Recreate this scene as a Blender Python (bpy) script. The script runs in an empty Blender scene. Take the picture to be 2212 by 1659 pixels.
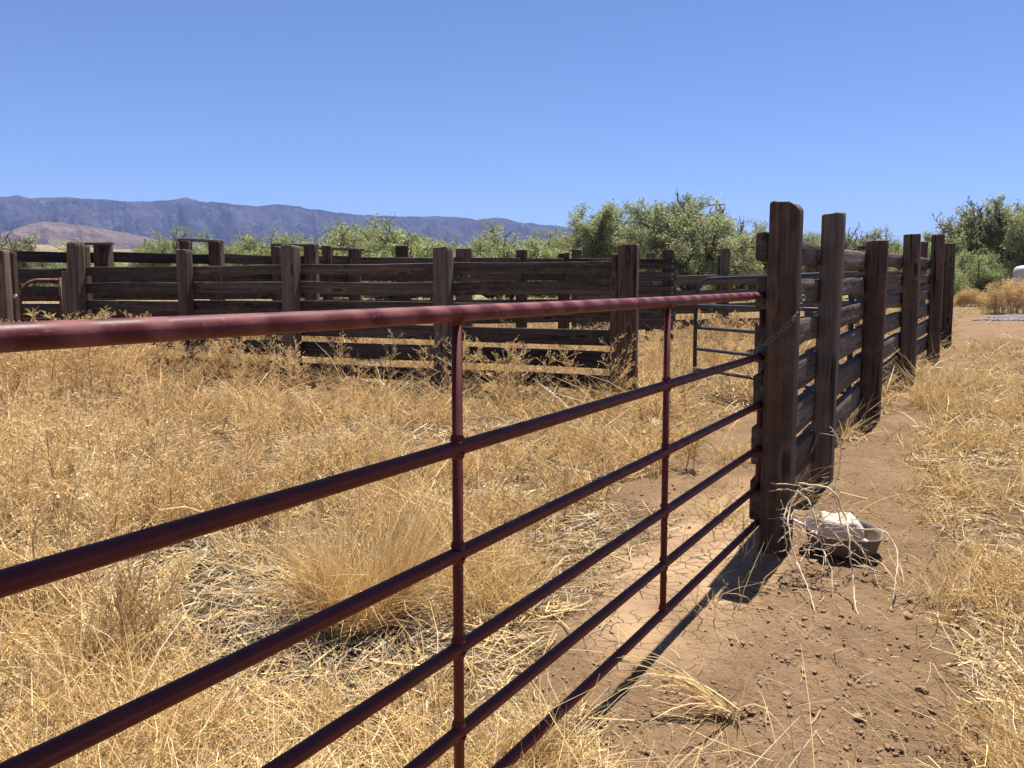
import bpy, math, random
import numpy as np
from mathutils import Vector

R = math.radians
rng = np.random.default_rng(7)
random.seed(7)
SC = bpy.context.scene
COL = SC.collection

# ------------------------------------------------------------------ camera
EYE = 1.5
FPX = 1662.0                      # focal length in pixels of a 2212 px wide frame
PITCH = R(4.5)
HOR = 609.0
AXY = HOR + FPX * math.tan(PITCH)  # image row of the optical axis
cam = bpy.data.cameras.new('camera')
cam.sensor_width = 36.0
cam.lens = 36.0 * FPX / 2212.0
cam.shift_y = -(829.5 - AXY) / 2212.0
cam.clip_start = 0.05
cam.clip_end = 30000
camo = bpy.data.objects.new('camera', cam)
COL.objects.link(camo)
camo.location = (0, 0, EYE)
camo.rotation_euler = (R(90) - PITCH, 0, 0)
SC.camera = camo


def ray(px, py):
    X = (px - 1106.0) / FPX
    U = (AXY - py) / FPX
    # camera space: right X, up U, forward 1
    return np.array([X, math.cos(PITCH) + U * math.sin(PITCH), -math.sin(PITCH) + U * math.cos(PITCH)])


def at(px, py, Y):
    d = ray(px, py)
    s = Y / d[1]
    return np.array([d[0] * s, Y, EYE + d[2] * s])


def gbase(x, y):
    r = np.hypot(x, y)
    return 0.011 * (np.clip(r, 4.0, 60.0) - 4.0)


def gpt(px, py):
    d = ray(px, py)
    s = -EYE / d[2] if d[2] < 0 else 60.0
    for _ in range(12):
        x, y = d[0] * s, d[1] * s
        z = float(gbase(x, y))
        s = (z - EYE) / d[2] if d[2] < -1e-4 else 60.0
        s = min(s, 300)
    return np.array([d[0] * s, d[1] * s, float(gbase(d[0] * s, d[1] * s))])


# ------------------------------------------------------------------ noise
def hash2(ix, iy, seed):
    h = (ix.astype(np.int64) * 374761393 + iy.astype(np.int64) * 668265263 + seed * 974634741) & 0xFFFFFFFF
    h = ((h ^ (h >> 13)) * 1274126177) & 0xFFFFFFFF
    return ((h ^ (h >> 16)) & 0xFFFFFF) / float(0xFFFFFF)


def vnoise(x, y, seed=0):
    x = np.asarray(x, float); y = np.asarray(y, float)
    ix = np.floor(x); iy = np.floor(y)
    fx = x - ix; fy = y - iy
    ux = fx * fx * (3 - 2 * fx); uy = fy * fy * (3 - 2 * fy)
    a = hash2(ix, iy, seed); b = hash2(ix + 1, iy, seed)
    c = hash2(ix, iy + 1, seed); d = hash2(ix + 1, iy + 1, seed)
    return (a * (1 - ux) + b * ux) * (1 - uy) + (c * (1 - ux) + d * ux) * uy


def fbm(x, y, oct=4, seed=0, gain=0.5):
    s = 0; a = 1; t = 0
    for i in range(oct):
        s = s + a * vnoise(x * 2 ** i + i * 17.3, y * 2 ** i - i * 9.1, seed + i); t += a; a *= gain
    return s / t


def sst(a, b, x):
    t = np.clip((x - a) / (b - a), 0, 1)
    return t * t * (3 - 2 * t)


# ------------------------------------------------------------------ mesh helpers
def new_mesh(name, V, F, mat, smooth=False, attrs=None, parent=None, loc=None):
    """F: (n,4) or (n,3) int array, or a list of polygons"""
    me = bpy.data.meshes.new(name)
    V = np.asarray(V, np.float32)
    if isinstance(F, np.ndarray):
        n, k = F.shape
        me.vertices.add(len(V)); me.vertices.foreach_set('co', V.ravel())
        me.loops.add(n * k); me.loops.foreach_set('vertex_index', F.astype(np.int32).ravel())
        me.polygons.add(n)
        me.polygons.foreach_set('loop_start', np.arange(0, n * k, k, dtype=np.int32))
        me.polygons.foreach_set('loop_total', np.full(n, k, np.int32))
    else:
        me.from_pydata([tuple(map(float, v)) for v in V], [], [tuple(map(int, f)) for f in F])
    if smooth:
        me.polygons.foreach_set('use_smooth', np.ones(len(me.polygons), bool))
    for an, (typ, data) in (attrs or {}).items():
        at_ = me.attributes.new(an, typ, 'POINT')
        data = np.asarray(data, np.float32)
        key = {'FLOAT': 'value', 'FLOAT_VECTOR': 'vector', 'FLOAT_COLOR': 'color'}[typ]
        at_.data.foreach_set(key, data.ravel())
    me.update(calc_edges=True)
    me.validate()
    me.materials.append(mat)
    o = bpy.data.objects.new(name, me)
    COL.objects.link(o)
    if parent is not None:
        o.parent = parent
    if loc is not None:
        o.location = loc
    return o


def tag(o, label=None, cat=None, group=None, kind=None):
    if label: o['label'] = label
    if cat: o['category'] = cat
    if group: o['group'] = group
    if kind: o['kind'] = kind
    return o


def empty(name, loc, label, cat, group=None):
    o = bpy.data.objects.new(name, None)
    o.empty_display_size = 0.1
    o.location = tuple(map(float, loc))
    COL.objects.link(o)
    return tag(o, label, cat, group)


class Acc:
    """accumulates verts / quads / per vertex attributes"""
    def __init__(s): s.V = []; s.F = []; s.A = []; s.n = 0
    def add(s, V, F, A=None):
        s.V.append(np.asarray(V, float)); s.F.append(np.asarray(F, int) + s.n); s.n += len(V)
        if A is not None: s.A.append(A)
    def get(s):
        return np.concatenate(s.V), np.concatenate(s.F)


def frames(P):
    P = np.asarray(P, float)
    T = np.gradient(P, axis=0)
    T /= np.linalg.norm(T, axis=1)[:, None] + 1e-12
    up = np.array([0, 0, 1.0])
    if abs(T[0] @ up) > 0.9: up = np.array([1.0, 0, 0])
    N = np.zeros_like(P); B = np.zeros_like(P)
    n = np.cross(T[0], np.cross(up, T[0])); n /= np.linalg.norm(n)
    for i in range(len(P)):
        n = n - (n @ T[i]) * T[i]; n /= np.linalg.norm(n) + 1e-12
        N[i] = n; B[i] = np.cross(T[i], n)
    return T, N, B


def tube(P, r, k=8, cap=True):
    P = np.asarray(P, float)
    r = np.broadcast_to(np.asarray(r, float), (len(P),))
    T, N, B = frames(P)
    a = np.arange(k) * 2 * math.pi / k
    ring = P[:, None, :] + r[:, None, None] * (np.cos(a)[None, :, None] * N[:, None, :] + np.sin(a)[None, :, None] * B[:, None, :])
    V = ring.reshape(-1, 3)
    m = len(P)
    i = np.arange(m - 1)[:, None]; j = np.arange(k)[None, :]
    F = np.stack([i * k + j, i * k + (j + 1) % k, (i + 1) * k + (j + 1) % k, (i + 1) * k + j], -1).reshape(-1, 4)
    if cap:
        V = np.concatenate([V, P[:1], P[-1:]])
        c0, c1 = m * k, m * k + 1
        jj = np.arange(0, k, 2)
        F0 = np.stack([np.full_like(jj, c0), (jj + 2) % k, (jj + 1) % k, jj], -1)
        b = (m - 1) * k
        F1 = np.stack([np.full_like(jj, c1), b + jj, b + (jj + 1) % k, b + (jj + 2) % k], -1)
        F = np.concatenate([F, F0, F1])
    return V, F


# ------------------------------------------------------------------ materials
def mat_new(name):
    m = bpy.data.materials.new(name)
    m.use_nodes = True
    nt = m.node_tree
    for n in list(nt.nodes): nt.nodes.remove(n)
    return m, nt, nt.nodes.new('ShaderNodeOutputMaterial')


def N_(nt, typ, **kw):
    n = nt.nodes.new(typ)
    for k, v in kw.items():
        if k.startswith('i_'):
            key = k[2:]
            key = int(key) if key.isdigit() else key.replace('_', ' ')
            n.inputs[key].default_value = v
        else:
            setattr(n, k, v)
    return n


def ramp(nt, stops, interp='LINEAR'):
    r = nt.nodes.new('ShaderNodeValToRGB')
    r.color_ramp.interpolation = interp
    els = r.color_ramp.elements
    while len(els) < len(stops): els.new(0.5)
    for e, (p, c) in zip(els, stops):
        e.position = p
        e.color = (c, c, c, 1) if not hasattr(c, '__len__') else (*c, 1)
    return r


def mix(nt, fac, a, b, typ='MIX'):
    m = nt.nodes.new('ShaderNodeMix'); m.data_type = 'RGBA'; m.blend_type = typ
    L = nt.links
    for s, v in ((0, fac), (6, a), (7, b)):
        if isinstance(v, bpy.types.NodeSocket): L.new(v, m.inputs[s])
        elif s == 0: m.inputs[0].default_value = v
        else: m.inputs[s].default_value = (*v, 1)
    return m.outputs[2]


def math_(nt, op, a, b=None, clamp=False):
    m = nt.nodes.new('ShaderNodeMath'); m.operation = op; m.use_clamp = clamp
    for s, v in ((0, a), (1, b)):
        if v is None: continue
        if isinstance(v, bpy.types.NodeSocket): nt.links.new(v, m.inputs[s])
        else: m.inputs[s].default_value = v
    return m.outputs[0]


def vmul(nt, v, s):
    m = nt.nodes.new('ShaderNodeVectorMath'); m.operation = 'MULTIPLY'
    nt.links.new(v, m.inputs[0]); m.inputs[1].default_value = s
    return m.outputs[0]


def noise(nt, vec, scale, detail=4, rough=0.55, dist=0.0):
    n = N_(nt, 'ShaderNodeTexNoise', i_Scale=scale, i_Detail=detail, i_Roughness=rough, i_Distortion=dist)
    nt.links.new(vec, n.inputs['Vector'])
    return n.outputs['Fac']


def wood_material(name, dark, light, warm, grey=((0.065, 0.055, 0.047), (0.15, 0.13, 0.112))):
    m, nt, out = mat_new(name)
    L = nt.links
    gc = N_(nt, 'ShaderNodeAttribute', attribute_name='gc').outputs['Vector']
    tn = N_(nt, 'ShaderNodeAttribute', attribute_name='tone').outputs['Fac']
    g1 = noise(nt, vmul(nt, gc, (1.6, 55, 55)), 1.0, 5, 0.6, 0.4)       # fine grain
    g2 = noise(nt, vmul(nt, gc, (0.9, 14, 14)), 1.0, 3, 0.5, 0.6)       # broad grain
    pt = noise(nt, vmul(nt, gc, (2.2, 7, 7)), 1.0, 3, 0.6)              # weathered patches
    c = mix(nt, ramp_out(nt, g1, [(0.3, 0.0), (0.72, 1.0)]), dark, light)
    c = mix(nt, ramp_out(nt, pt, [(0.45, 0.0), (0.72, 0.75)]), c, warm)
    c = mix(nt, ramp_out(nt, g2, [(0.30, 0.75), (0.46, 0.0)]), c, tuple(x * 0.35 for x in dark))
    cr = noise(nt, vmul(nt, gc, (0.8, 26, 26)), 1.0, 2, 0.5, 0.8)
    crk = ramp_out(nt, cr, [(0.30, 1.0), (0.345, 0.0)])
    c = mix(nt, crk, c, tuple(x * 0.25 for x in dark))
    bl = noise(nt, vmul(nt, gc, (7, 11, 11)), 1.0, 5, 0.7)
    c = mix(nt, ramp_out(nt, bl, [(0.30, 0.6), (0.5, 0.0)]), c, tuple(x * 0.4 for x in dark))
    c = mix(nt, ramp_out(nt, bl, [(0.54, 0.0), (0.70, 0.5)]), c, tuple(x * 1.5 for x in light))
    c = mix(nt, ramp_out(nt, tn, [(0.36, 0.0), (0.62, 0.8)]), c, mix(nt, ramp_out(nt, g1, [(0.3, 0.0), (0.72, 1.0)]), grey[0], grey[1]))
    c = mix(nt, math_(nt, 'MULTIPLY', crk, 0.8), c, tuple(x * 0.25 for x in dark))
    vk = N_(nt, 'ShaderNodeTexVoronoi', feature='F1', i_Scale=1.0)
    L.new(vmul(nt, gc, (1.5, 5.5, 5.5)), vk.inputs['Vector'])
    kn = ramp_out(nt, vk.outputs['Distance'], [(0.10, 1.0), (0.17, 0.0)])
    kr = ramp_out(nt, vk.outputs['Distance'], [(0.15, 0.0), (0.19, 0.6), (0.25, 0.0)])
    c = mix(nt, kr, c, tuple(x * 1.5 for x in light))
    c = mix(nt, math_(nt, 'MULTIPLY', kn, 0.85), c, tuple(x * 0.3 for x in dark))
    st = noise(nt, vmul(nt, gc, (0.55, 20, 20)), 1.0, 3, 0.6, 0.3)
    c = mix(nt, ramp_out(nt, st, [(0.5, 0.0), (0.68, 0.6)]), c, tuple(x * 1.45 for x in light))
    bri = math_(nt, 'MULTIPLY_ADD', tn, 1.1); bri.node.inputs[2].default_value = 0.45
    hs = N_(nt, 'ShaderNodeHueSaturation'); L.new(c, hs.inputs['Color']); L.new(bri, hs.inputs['Value'])
    p = N_(nt, 'ShaderNodeBsdfPrincipled', i_Roughness=0.82)
    p.inputs['Specular IOR Level'].default_value = 0.25
    L.new(hs.outputs[0], p.inputs['Base Color'])
    h = math_(nt, 'ADD', math_(nt, 'MULTIPLY', g1, 0.5), math_(nt, 'MULTIPLY', g2, 0.7))
    h = math_(nt, 'SUBTRACT', h, math_(nt, 'MULTIPLY', crk, 0.6))
    b = N_(nt, 'ShaderNodeBump', i_Strength=1.0, i_Distance=0.02)
    L.new(h, b.inputs['Height']); L.new(b.outputs[0], p.inputs['Normal'])
    L.new(p.outputs[0], out.inputs[0])
    return m


def ramp_out(nt, src, stops):
    r = ramp(nt, stops)
    nt.links.new(src, r.inputs[0])
    return r.outputs[0]


M = {}
M['tie'] = wood_material('weathered_tie', (0.056, 0.034, 0.022), (0.145, 0.096, 0.062), (0.128, 0.068, 0.036), ((0.070, 0.055, 0.042), (0.165, 0.135, 0.105)))
M['plank'] = wood_material('weathered_plank', (0.046, 0.034, 0.025), (0.130, 0.100, 0.074), (0.095, 0.060, 0.039), ((0.056, 0.044, 0.034), (0.138, 0.111, 0.087)))


def paint_material(name, base, chalk, rust, rough=0.38):
    m, nt, out = mat_new(name)
    L = nt.links
    tc = N_(nt, 'ShaderNodeTexCoord').outputs['Object']
    n1 = noise(nt, tc, 9, 5, 0.62, 0.6)
    n2 = noise(nt, tc, 60, 4, 0.6)
    n3 = noise(nt, tc, 3.2, 4, 0.6)
    wv = N_(nt, 'ShaderNodeTexWave', i_Scale=3.3, i_Distortion=3.0, i_Detail=3.0, i_Detail_Scale=2.0)
    wv.bands_direction = 'DIAGONAL'
    L.new(tc, wv.inputs['Vector'])
    f = math_(nt, 'MULTIPLY', ramp_out(nt, wv.outputs['Fac'], [(0.25, 0.0), (0.9, 0.85)]), ramp_out(nt, n3, [(0.3, 0.25), (0.65, 1.0)]))
    f2 = math_(nt, 'ADD', f, ramp_out(nt, n1, [(0.5, 0.0), (0.75, 0.5)]), True)
    c = mix(nt, f2, base, chalk)
    c = mix(nt, ramp_out(nt, n2, [(0.63, 0.0), (0.74, 0.75)]), c, rust)
    sc1 = noise(nt, vmul(nt, tc, (14, 14, 160)), 1.0, 3, 0.6, 1.2)
    c = mix(nt, ramp_out(nt, sc1, [(0.66, 0.0), (0.72, 0.55)]), c, tuple(min(1, x * 1.7 + .03) for x in chalk))
    sc2 = noise(nt, tc, 22, 6, 0.75, 2.0)
    c = mix(nt, ramp_out(nt, sc2, [(0.66, 0.0), (0.70, 0.8)]), c, tuple(x * 1.5 + .05 for x in rust))
    p = N_(nt, 'ShaderNodeBsdfPrincipled', i_Roughness=rough)
    p.inputs['Specular IOR Level'].default_value = 0.22
    L.new(c, p.inputs['Base Color'])
    L.new(math_(nt, 'MULTIPLY_ADD', f2, 0.25), p.inputs['Roughness'])
    p.inputs['Roughness'].links[0].from_node.inputs[2].default_value = rough
    b = N_(nt, 'ShaderNodeBump', i_Strength=0.25, i_Distance=0.002)
    L.new(n2, b.inputs['Height']); L.new(b.outputs[0], p.inputs['Normal'])
    L.new(p.outputs[0], out.inputs[0])
    return m


M['red'] = paint_material('red_gate_paint', (0.075, 0.0105, 0.0115), (0.185, 0.060, 0.062), (0.20, 0.11, 0.07), 0.46)
M['red_low'] = paint_material('red_rail_paint', (0.080, 0.0110, 0.0080), (0.105, 0.022, 0.016), (0.09, 0.03, 0.015), 0.5)
M['greymetal'] = paint_material('grey_gate_paint', (0.030, 0.033, 0.040), (0.055, 0.058, 0.065), (0.06, 0.035, 0.025), 0.45)
M['rustmetal'] = paint_material('rusted_pipe', (0.10, 0.035, 0.025), (0.17, 0.08, 0.06), (0.12, 0.045, 0.02), 0.55)


def simple(name, col, rough=0.6, metal=0.0, var=0.25, scale=12, bump=0.0, bdist=0.005):
    m, nt, out = mat_new(name)
    tc = N_(nt, 'ShaderNodeTexCoord').outputs['Object']
    n = noise(nt, tc, scale, 5, 0.6)
    c = mix(nt, n, tuple(x * (1 - var) for x in col), tuple(min(1, x * (1 + var)) for x in col))
    p = N_(nt, 'ShaderNodeBsdfPrincipled', i_Roughness=rough, i_Metallic=metal)
    nt.links.new(c, p.inputs['Base Color'])
    if bump:
        b = N_(nt, 'ShaderNodeBump', i_Strength=bump, i_Distance=bdist)
        nt.links.new(noise(nt, tc, scale * 3, 5, 0.65), b.inputs['Height']); nt.links.new(b.outputs[0], p.inputs['Normal'])
    nt.links.new(p.outputs[0], out.inputs[0])
    return m


M['chain'] = simple('galvanised_chain', (0.15, 0.14, 0.13), 0.5, 0.8, 0.4, 60)
M['bolt'] = simple('zinc_bolt', (0.45, 0.46, 0.47), 0.4, 0.8, 0.2, 60)
M['tub'] = simple('weathered_rubber', (0.125, 0.096, 0.072), 0.85, 0, 0.6, 11, 0.4)
M['salt'] = simple('salt_lick', (0.50, 0.415, 0.345), 0.8, 0, 0.45, 16, 0.9, 0.02)
M['tank'] = simple('tank_plastic', (0.50, 0.49, 0.46), 0.5, 0, 0.06, 2)
M['tpost'] = simple('t_post_paint', (0.05, 0.05, 0.045), 0.7, 0, 0.3, 6)
M['pole'] = simple('pole_wood', (0.10, 0.075, 0.06), 0.85, 0, 0.3, 6)
M['bark'] = simple('mesquite_bark', (0.075, 0.055, 0.042), 0.9, 0, 0.4, 9, 0.5, 0.01)
M['bark_pale'] = simple('bleached_branch', (0.48, 0.43, 0.38), 0.85, 0, 0.2, 20)
M['clod'] = simple('soil_clod', (0.225, 0.142, 0.080), 0.95, 0, 0.4, 30, 0.6, 0.004)
M['gravel'] = simple('grey_gravel', (0.17, 0.155, 0.148), 0.9, 0, 0.4, 8)
M['building'] = simple('lookout_walls', (0.5, 0.48, 0.45), 0.8, 0, 0.1, 1)


def leaf_material(name, transl, rough=0.7, hue=None):
    m, nt, out = mat_new(name)
    L = nt.links
    c = N_(nt, 'ShaderNodeAttribute', attribute_name='col').outputs['Color']
    d = N_(nt, 'ShaderNodeBsdfDiffuse', i_Roughness=0.5); t = N_(nt, 'ShaderNodeBsdfTranslucent')
    g = N_(nt, 'ShaderNodeBsdfGlossy', i_Roughness=0.45)
    L.new(c, d.inputs[0]); L.new(c, t.inputs[0])
    ms = N_(nt, 'ShaderNodeMixShader', i_Fac=transl)
    L.new(d.outputs[0], ms.inputs[1]); L.new(t.outputs[0], ms.inputs[2])
    m2 = N_(nt, 'ShaderNodeMixShader', i_Fac=0.025)
    L.new(ms.outputs[0], m2.inputs[1]); L.new(g.outputs[0], m2.inputs[2])
    L.new(m2.outputs[0], out.inputs[0])
    return m


M['straw'] = leaf_material('dry_straw', 0.22)
M['twig'] = leaf_material('dry_twig', 0.05)
M['leaf'] = leaf_material('mesquite_leaf', 0.45)

# ------------------------------------------------------------------ key places
GE = at(1635, 1195, 4.25); GE[2] = 0                    # latch end of the red gate
gd = np.array([math.sin(R(32.8)), math.cos(R(32.8)), 0])  # along the gate, away from the camera
gn = np.array([gd[1], -gd[0], 0])                       # towards the outer (path) side
up = np.array([0, 0, 1.0])


def side(x, y):
    """signed distance from the gate / right fence line, + on the path side"""
    return (x - GE[0]) * gn[0] + (y - GE[1]) * gn[1]


def poly_mask(pts_px, x, y, soft=0.15):
    """1 inside the ground polygon given by picture points"""
    P = np.array([gpt(*p)[:2] for p in pts_px])
    inside = np.zeros(x.shape, bool)
    dmin = np.full(x.shape, 1e9)
    n = len(P)
    for i in range(n):
        a, b = P[i], P[(i + 1) % n]
        cond = ((a[1] > y) != (b[1] > y))
        xi = (b[0] - a[0]) * (y - a[1]) / (b[1] - a[1] + 1e-12) + a[0]
        inside ^= cond & (x < xi)
        ab = b - a
        t = np.clip(((x - a[0]) * ab[0] + (y - a[1]) * ab[1]) / (ab @ ab), 0, 1)
        dmin = np.minimum(dmin, np.hypot(x - a[0] - t * ab[0], y - a[1] - t * ab[1]))
    sd = np.where(inside, dmin, -dmin)
    return sst(-soft, soft, sd)


PATH = [(1260, 1900), (1300, 1659), (1310, 1540), (1450, 1370), (1600, 1220), (1690, 1130), (1800, 990), (1890, 900), (1960, 850), (2010, 805), (2058, 752), (2062, 690),
        (2240, 668), (2500, 672), (2400, 725), (2105, 735), (2088, 790), (2035, 850), (1998, 930), (1990, 1000), (2020, 1100), (2070, 1230), (2110, 1400), (2125, 1550), (2095, 1659), (2060, 1900)]
INNER = [(1545, 905), (1650, 885), (1800, 885), (1720, 1080), (1660, 1230), (1500, 1360), (1330, 1540), (1240, 1640), (1180, 1500), (1255, 1330), (1240, 1220), (1310, 1120), (1390, 1050), (1480, 960)]
MUD = [(1640, 1010), (1700, 1060), (1700, 1240), (1500, 1420), (1420, 1450), (1330, 1430), (1290, 1350), (1330, 1240), (1430, 1130), (1540, 1060)]
LITTER = [(140, 1290), (330, 1180), (560, 1130), (700, 1150), (930, 1230), (990, 1330), (980, 1440), (860, 1480), (560, 1480), (330, 1450), (170, 1390)]


LITTER2 = [(1130, 1150), (1390, 1085), (1450, 1160), (1330, 1290), (1240, 1330), (1110, 1260)]

def masks(x, y):
    w = 0.22 * (fbm(x * 1.7, y * 1.7, 3, 5) - 0.5) * 2
    w2 = 0.22 * (fbm(x * 1.7 + 40, y * 1.7, 3, 6) - 0.5) * 2
    xx, yy = x + w, y + w2
    path = poly_mask(PATH, xx, yy, 0.22)
    inner = poly_mask(INNER, xx, yy, 0.2)
    mud = poly_mask(MUD, xx, yy, 0.18)
    lit = np.maximum(poly_mask(LITTER, xx, yy, 0.3), .8 * poly_mask(LITTER2, xx, yy, 0.25))
    return path, inner, mud, lit


def gz(x, y):
    x = np.asarray(x, float); y = np.asarray(y, float)
    r = np.hypot(x, y)
    near = 1 - sst(14, 40, r)
    z = gbase(x, y) + near * 0.05 * (fbm(x * 0.9, y * 0.9, 3, 21) - 0.5)
    return z


# ------------------------------------------------------------------ ground
def build_ground():
    rad = [0.25]
    while rad[-1] < 6000:
        r = rad[-1]
        rad.append(r * (1.0075 if r < 9 else (1.016 if r < 40 else 1.06)))
    rad = np.array(rad)
    a = np.concatenate([np.linspace(-48, 48, 760), np.linspace(48, 312, 80)[1:-1]])
    a = np.radians(a)
    RR, AA = np.meshgrid(rad, a, indexing='ij')
    X = RR * np.sin(AA); Y = RR * np.cos(AA)
    Z = gz(X, Y)
    path, inner, mud, lit = masks(X, Y)
    soil = np.maximum(path, inner)
    near = 1 - sst(7, 14, RR)
    rough = (0.4 + 0.6 * soil) * (1 - 0.75 * mud)
    cl = fbm(X * 14, Y * 14, 3, 31)
    cl2 = fbm(X * 42, Y * 42, 2, 37)
    Z += near * rough * (0.026 * (cl - 0.5) + 0.020 * (cl2 - 0.5) + 0.02 * np.clip(fbm(X * 8, Y * 8, 2, 44) - 0.62, 0, 1))
    # litter hollows
    Z -= near * lit * 0.02
    far = sst(22, 60, RR)
    nr, na = RR.shape
    V = np.stack([X, Y, Z], -1).reshape(-1, 3)
    V = np.concatenate([V, [[0, 0, 0]]])
    i = np.arange(nr - 1)[:, None]; j = np.arange(na)[None, :]
    F = np.stack([i * na + j, (i + 1) * na + j, (i + 1) * na + (j + 1) % na, i * na + (j + 1) % na], -1).reshape(-1, 4)
    jj = np.arange(0, na, 2)
    F = np.concatenate([F, np.stack([np.full_like(jj, nr * na), jj, (jj + 1) % na, (jj + 2) % na], -1)])
    zone = np.stack([soil, mud, far, lit], -1).reshape(-1, 4)
    zone = np.concatenate([zone, [[1, 0, 0, 0]]])
    m, nt, out = mat_new('ranch_ground')
    L = nt.links
    za = N_(nt, 'ShaderNodeAttribute', attribute_name='zone')
    sep = N_(nt, 'ShaderNodeSeparateColor'); L.new(za.outputs['Color'], sep.inputs[0])
    pos = N_(nt, 'ShaderNodeNewGeometry').outputs['Position']
    n1 = noise(nt, pos, 2.2, 6, 0.62)
    n2 = noise(nt, pos, 38, 5, 0.65)
    n3 = noise(nt, pos, 130, 3, 0.6)
    n4 = noise(nt, pos, 0.35, 5, 0.6)
    # brown path soil
    soil_c = mix(nt, ramp_out(nt, n1, [(0.35, 0), (0.68, 1)]), (0.182, 0.114, 0.062), (0.272, 0.176, 0.098))
    soil_c = mix(nt, ramp_out(nt, n2, [(0.52, 0), (0.75, 0.65)]), soil_c, (0.095, 0.055, 0.031))
    soil_c = mix(nt, ramp_out(nt, n3, [(0.62, 0), (0.74, 0.6)]), soil_c, (0.34, 0.235, 0.145))
    # dried mud with cracks
    vo = N_(nt, 'ShaderNodeTexVoronoi', feature='DISTANCE_TO_EDGE', i_Scale=12.0)
    wv = N_(nt, 'ShaderNodeVectorMath', operation='ADD')
    nz = N_(nt, 'ShaderNodeTexNoise', i_Scale=6.0, i_Detail=3.0)
    L.new(pos, nz.inputs['Vector'])
    L.new(pos, wv.inputs[0]); L.new(vmul(nt, nz.outputs['Color'], (0.09, 0.09, 0)), wv.inputs[1])
    L.new(vmul(nt, wv.outputs[0], (1, 1, 0)), vo.inputs['Vector'])
    crk = ramp_out(nt, vo.outputs['Distance'], [(0.0, 0.9), (0.026, 0.0)])
    crk = math_(nt, 'MULTIPLY', crk, ramp_out(nt, noise(nt, pos, 3.1, 3), [(0.42, 0), (0.58, 1)]))
    mud_c = mix(nt, ramp_out(nt, n1, [(.35, 0), (.65, 1)]), (0.235, 0.152, 0.086), (0.355, 0.240, 0.142))
    mud_c = mix(nt, ramp_out(nt, n2, [(0.56, 0), (0.72, 0.6)]), mud_c, (0.19, 0.12, 0.07))
    mud_c = mix(nt, crk, mud_c, (0.12, 0.07, 0.04))
    # straw covered soil of the pen
    str_c = mix(nt, ramp_out(nt, n2, [(0.35, 0), (0.65, 1)]), (0.085, 0.052, 0.028), (0.27, 0.175, 0.085))
    far_c = mix(nt, ramp_out(nt, n4, [(0.42, 0), (0.6, 1)]), (0.30, 0.22, 0.115), (0.16, 0.17, 0.075))
    lit_c = mix(nt, ramp_out(nt, n2, [(0.35, 0), (0.65, 1)]), (0.055, 0.036, 0.024), (0.17, 0.115, 0.07))
    c = mix(nt, sep.outputs[2], str_c, far_c)
    ln = N_(nt, 'ShaderNodeAttribute', attribute_name='zone').outputs['Alpha']
    c = mix(nt, ln, c, lit_c)
    c = mix(nt, sep.outputs[0], c, soil_c)
    mudm = math_(nt, 'MULTIPLY', sep.outputs[1], ramp_out(nt, noise(nt, pos, 4.5, 5, 0.65), [(0.34, 0.25), (0.56, 1.0)]))
    c = mix(nt, mudm, c, mud_c)
    p = N_(nt, 'ShaderNodeBsdfPrincipled', i_Roughness=0.95)
    p.inputs['Specular IOR Level'].default_value = 0.1
    L.new(c, p.inputs['Base Color'])
    h = math_(nt, 'ADD', math_(nt, 'MULTIPLY', n2, 0.9), math_(nt, 'MULTIPLY', n3, 0.35))
    smooth = math_(nt, 'MULTIPLY', sep.outputs[1], -0.75); smooth = math_(nt, 'ADD', smooth, 1.0)
    h = math_(nt, 'MULTIPLY', h, smooth)
    h = math_(nt, 'SUBTRACT', h, math_(nt, 'MULTIPLY', math_(nt, 'MULTIPLY', crk, sep.outputs[1]), 0.6))
    b = N_(nt, 'ShaderNodeBump', i_Strength=1.0, i_Distance=0.035)
    L.new(h, b.inputs['Height']); L.new(b.outputs[0], p.inputs['Normal'])
    L.new(p.outputs[0], out.inputs[0])
    o = new_mesh('ground', V, F, m, True, {'zone': ('FLOAT_COLOR', zone)})
    tag(o, 'dry brown ranch soil with a bare dirt path and cracked pale mud by the gate', 'ground', kind='structure')


build_ground()


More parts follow.
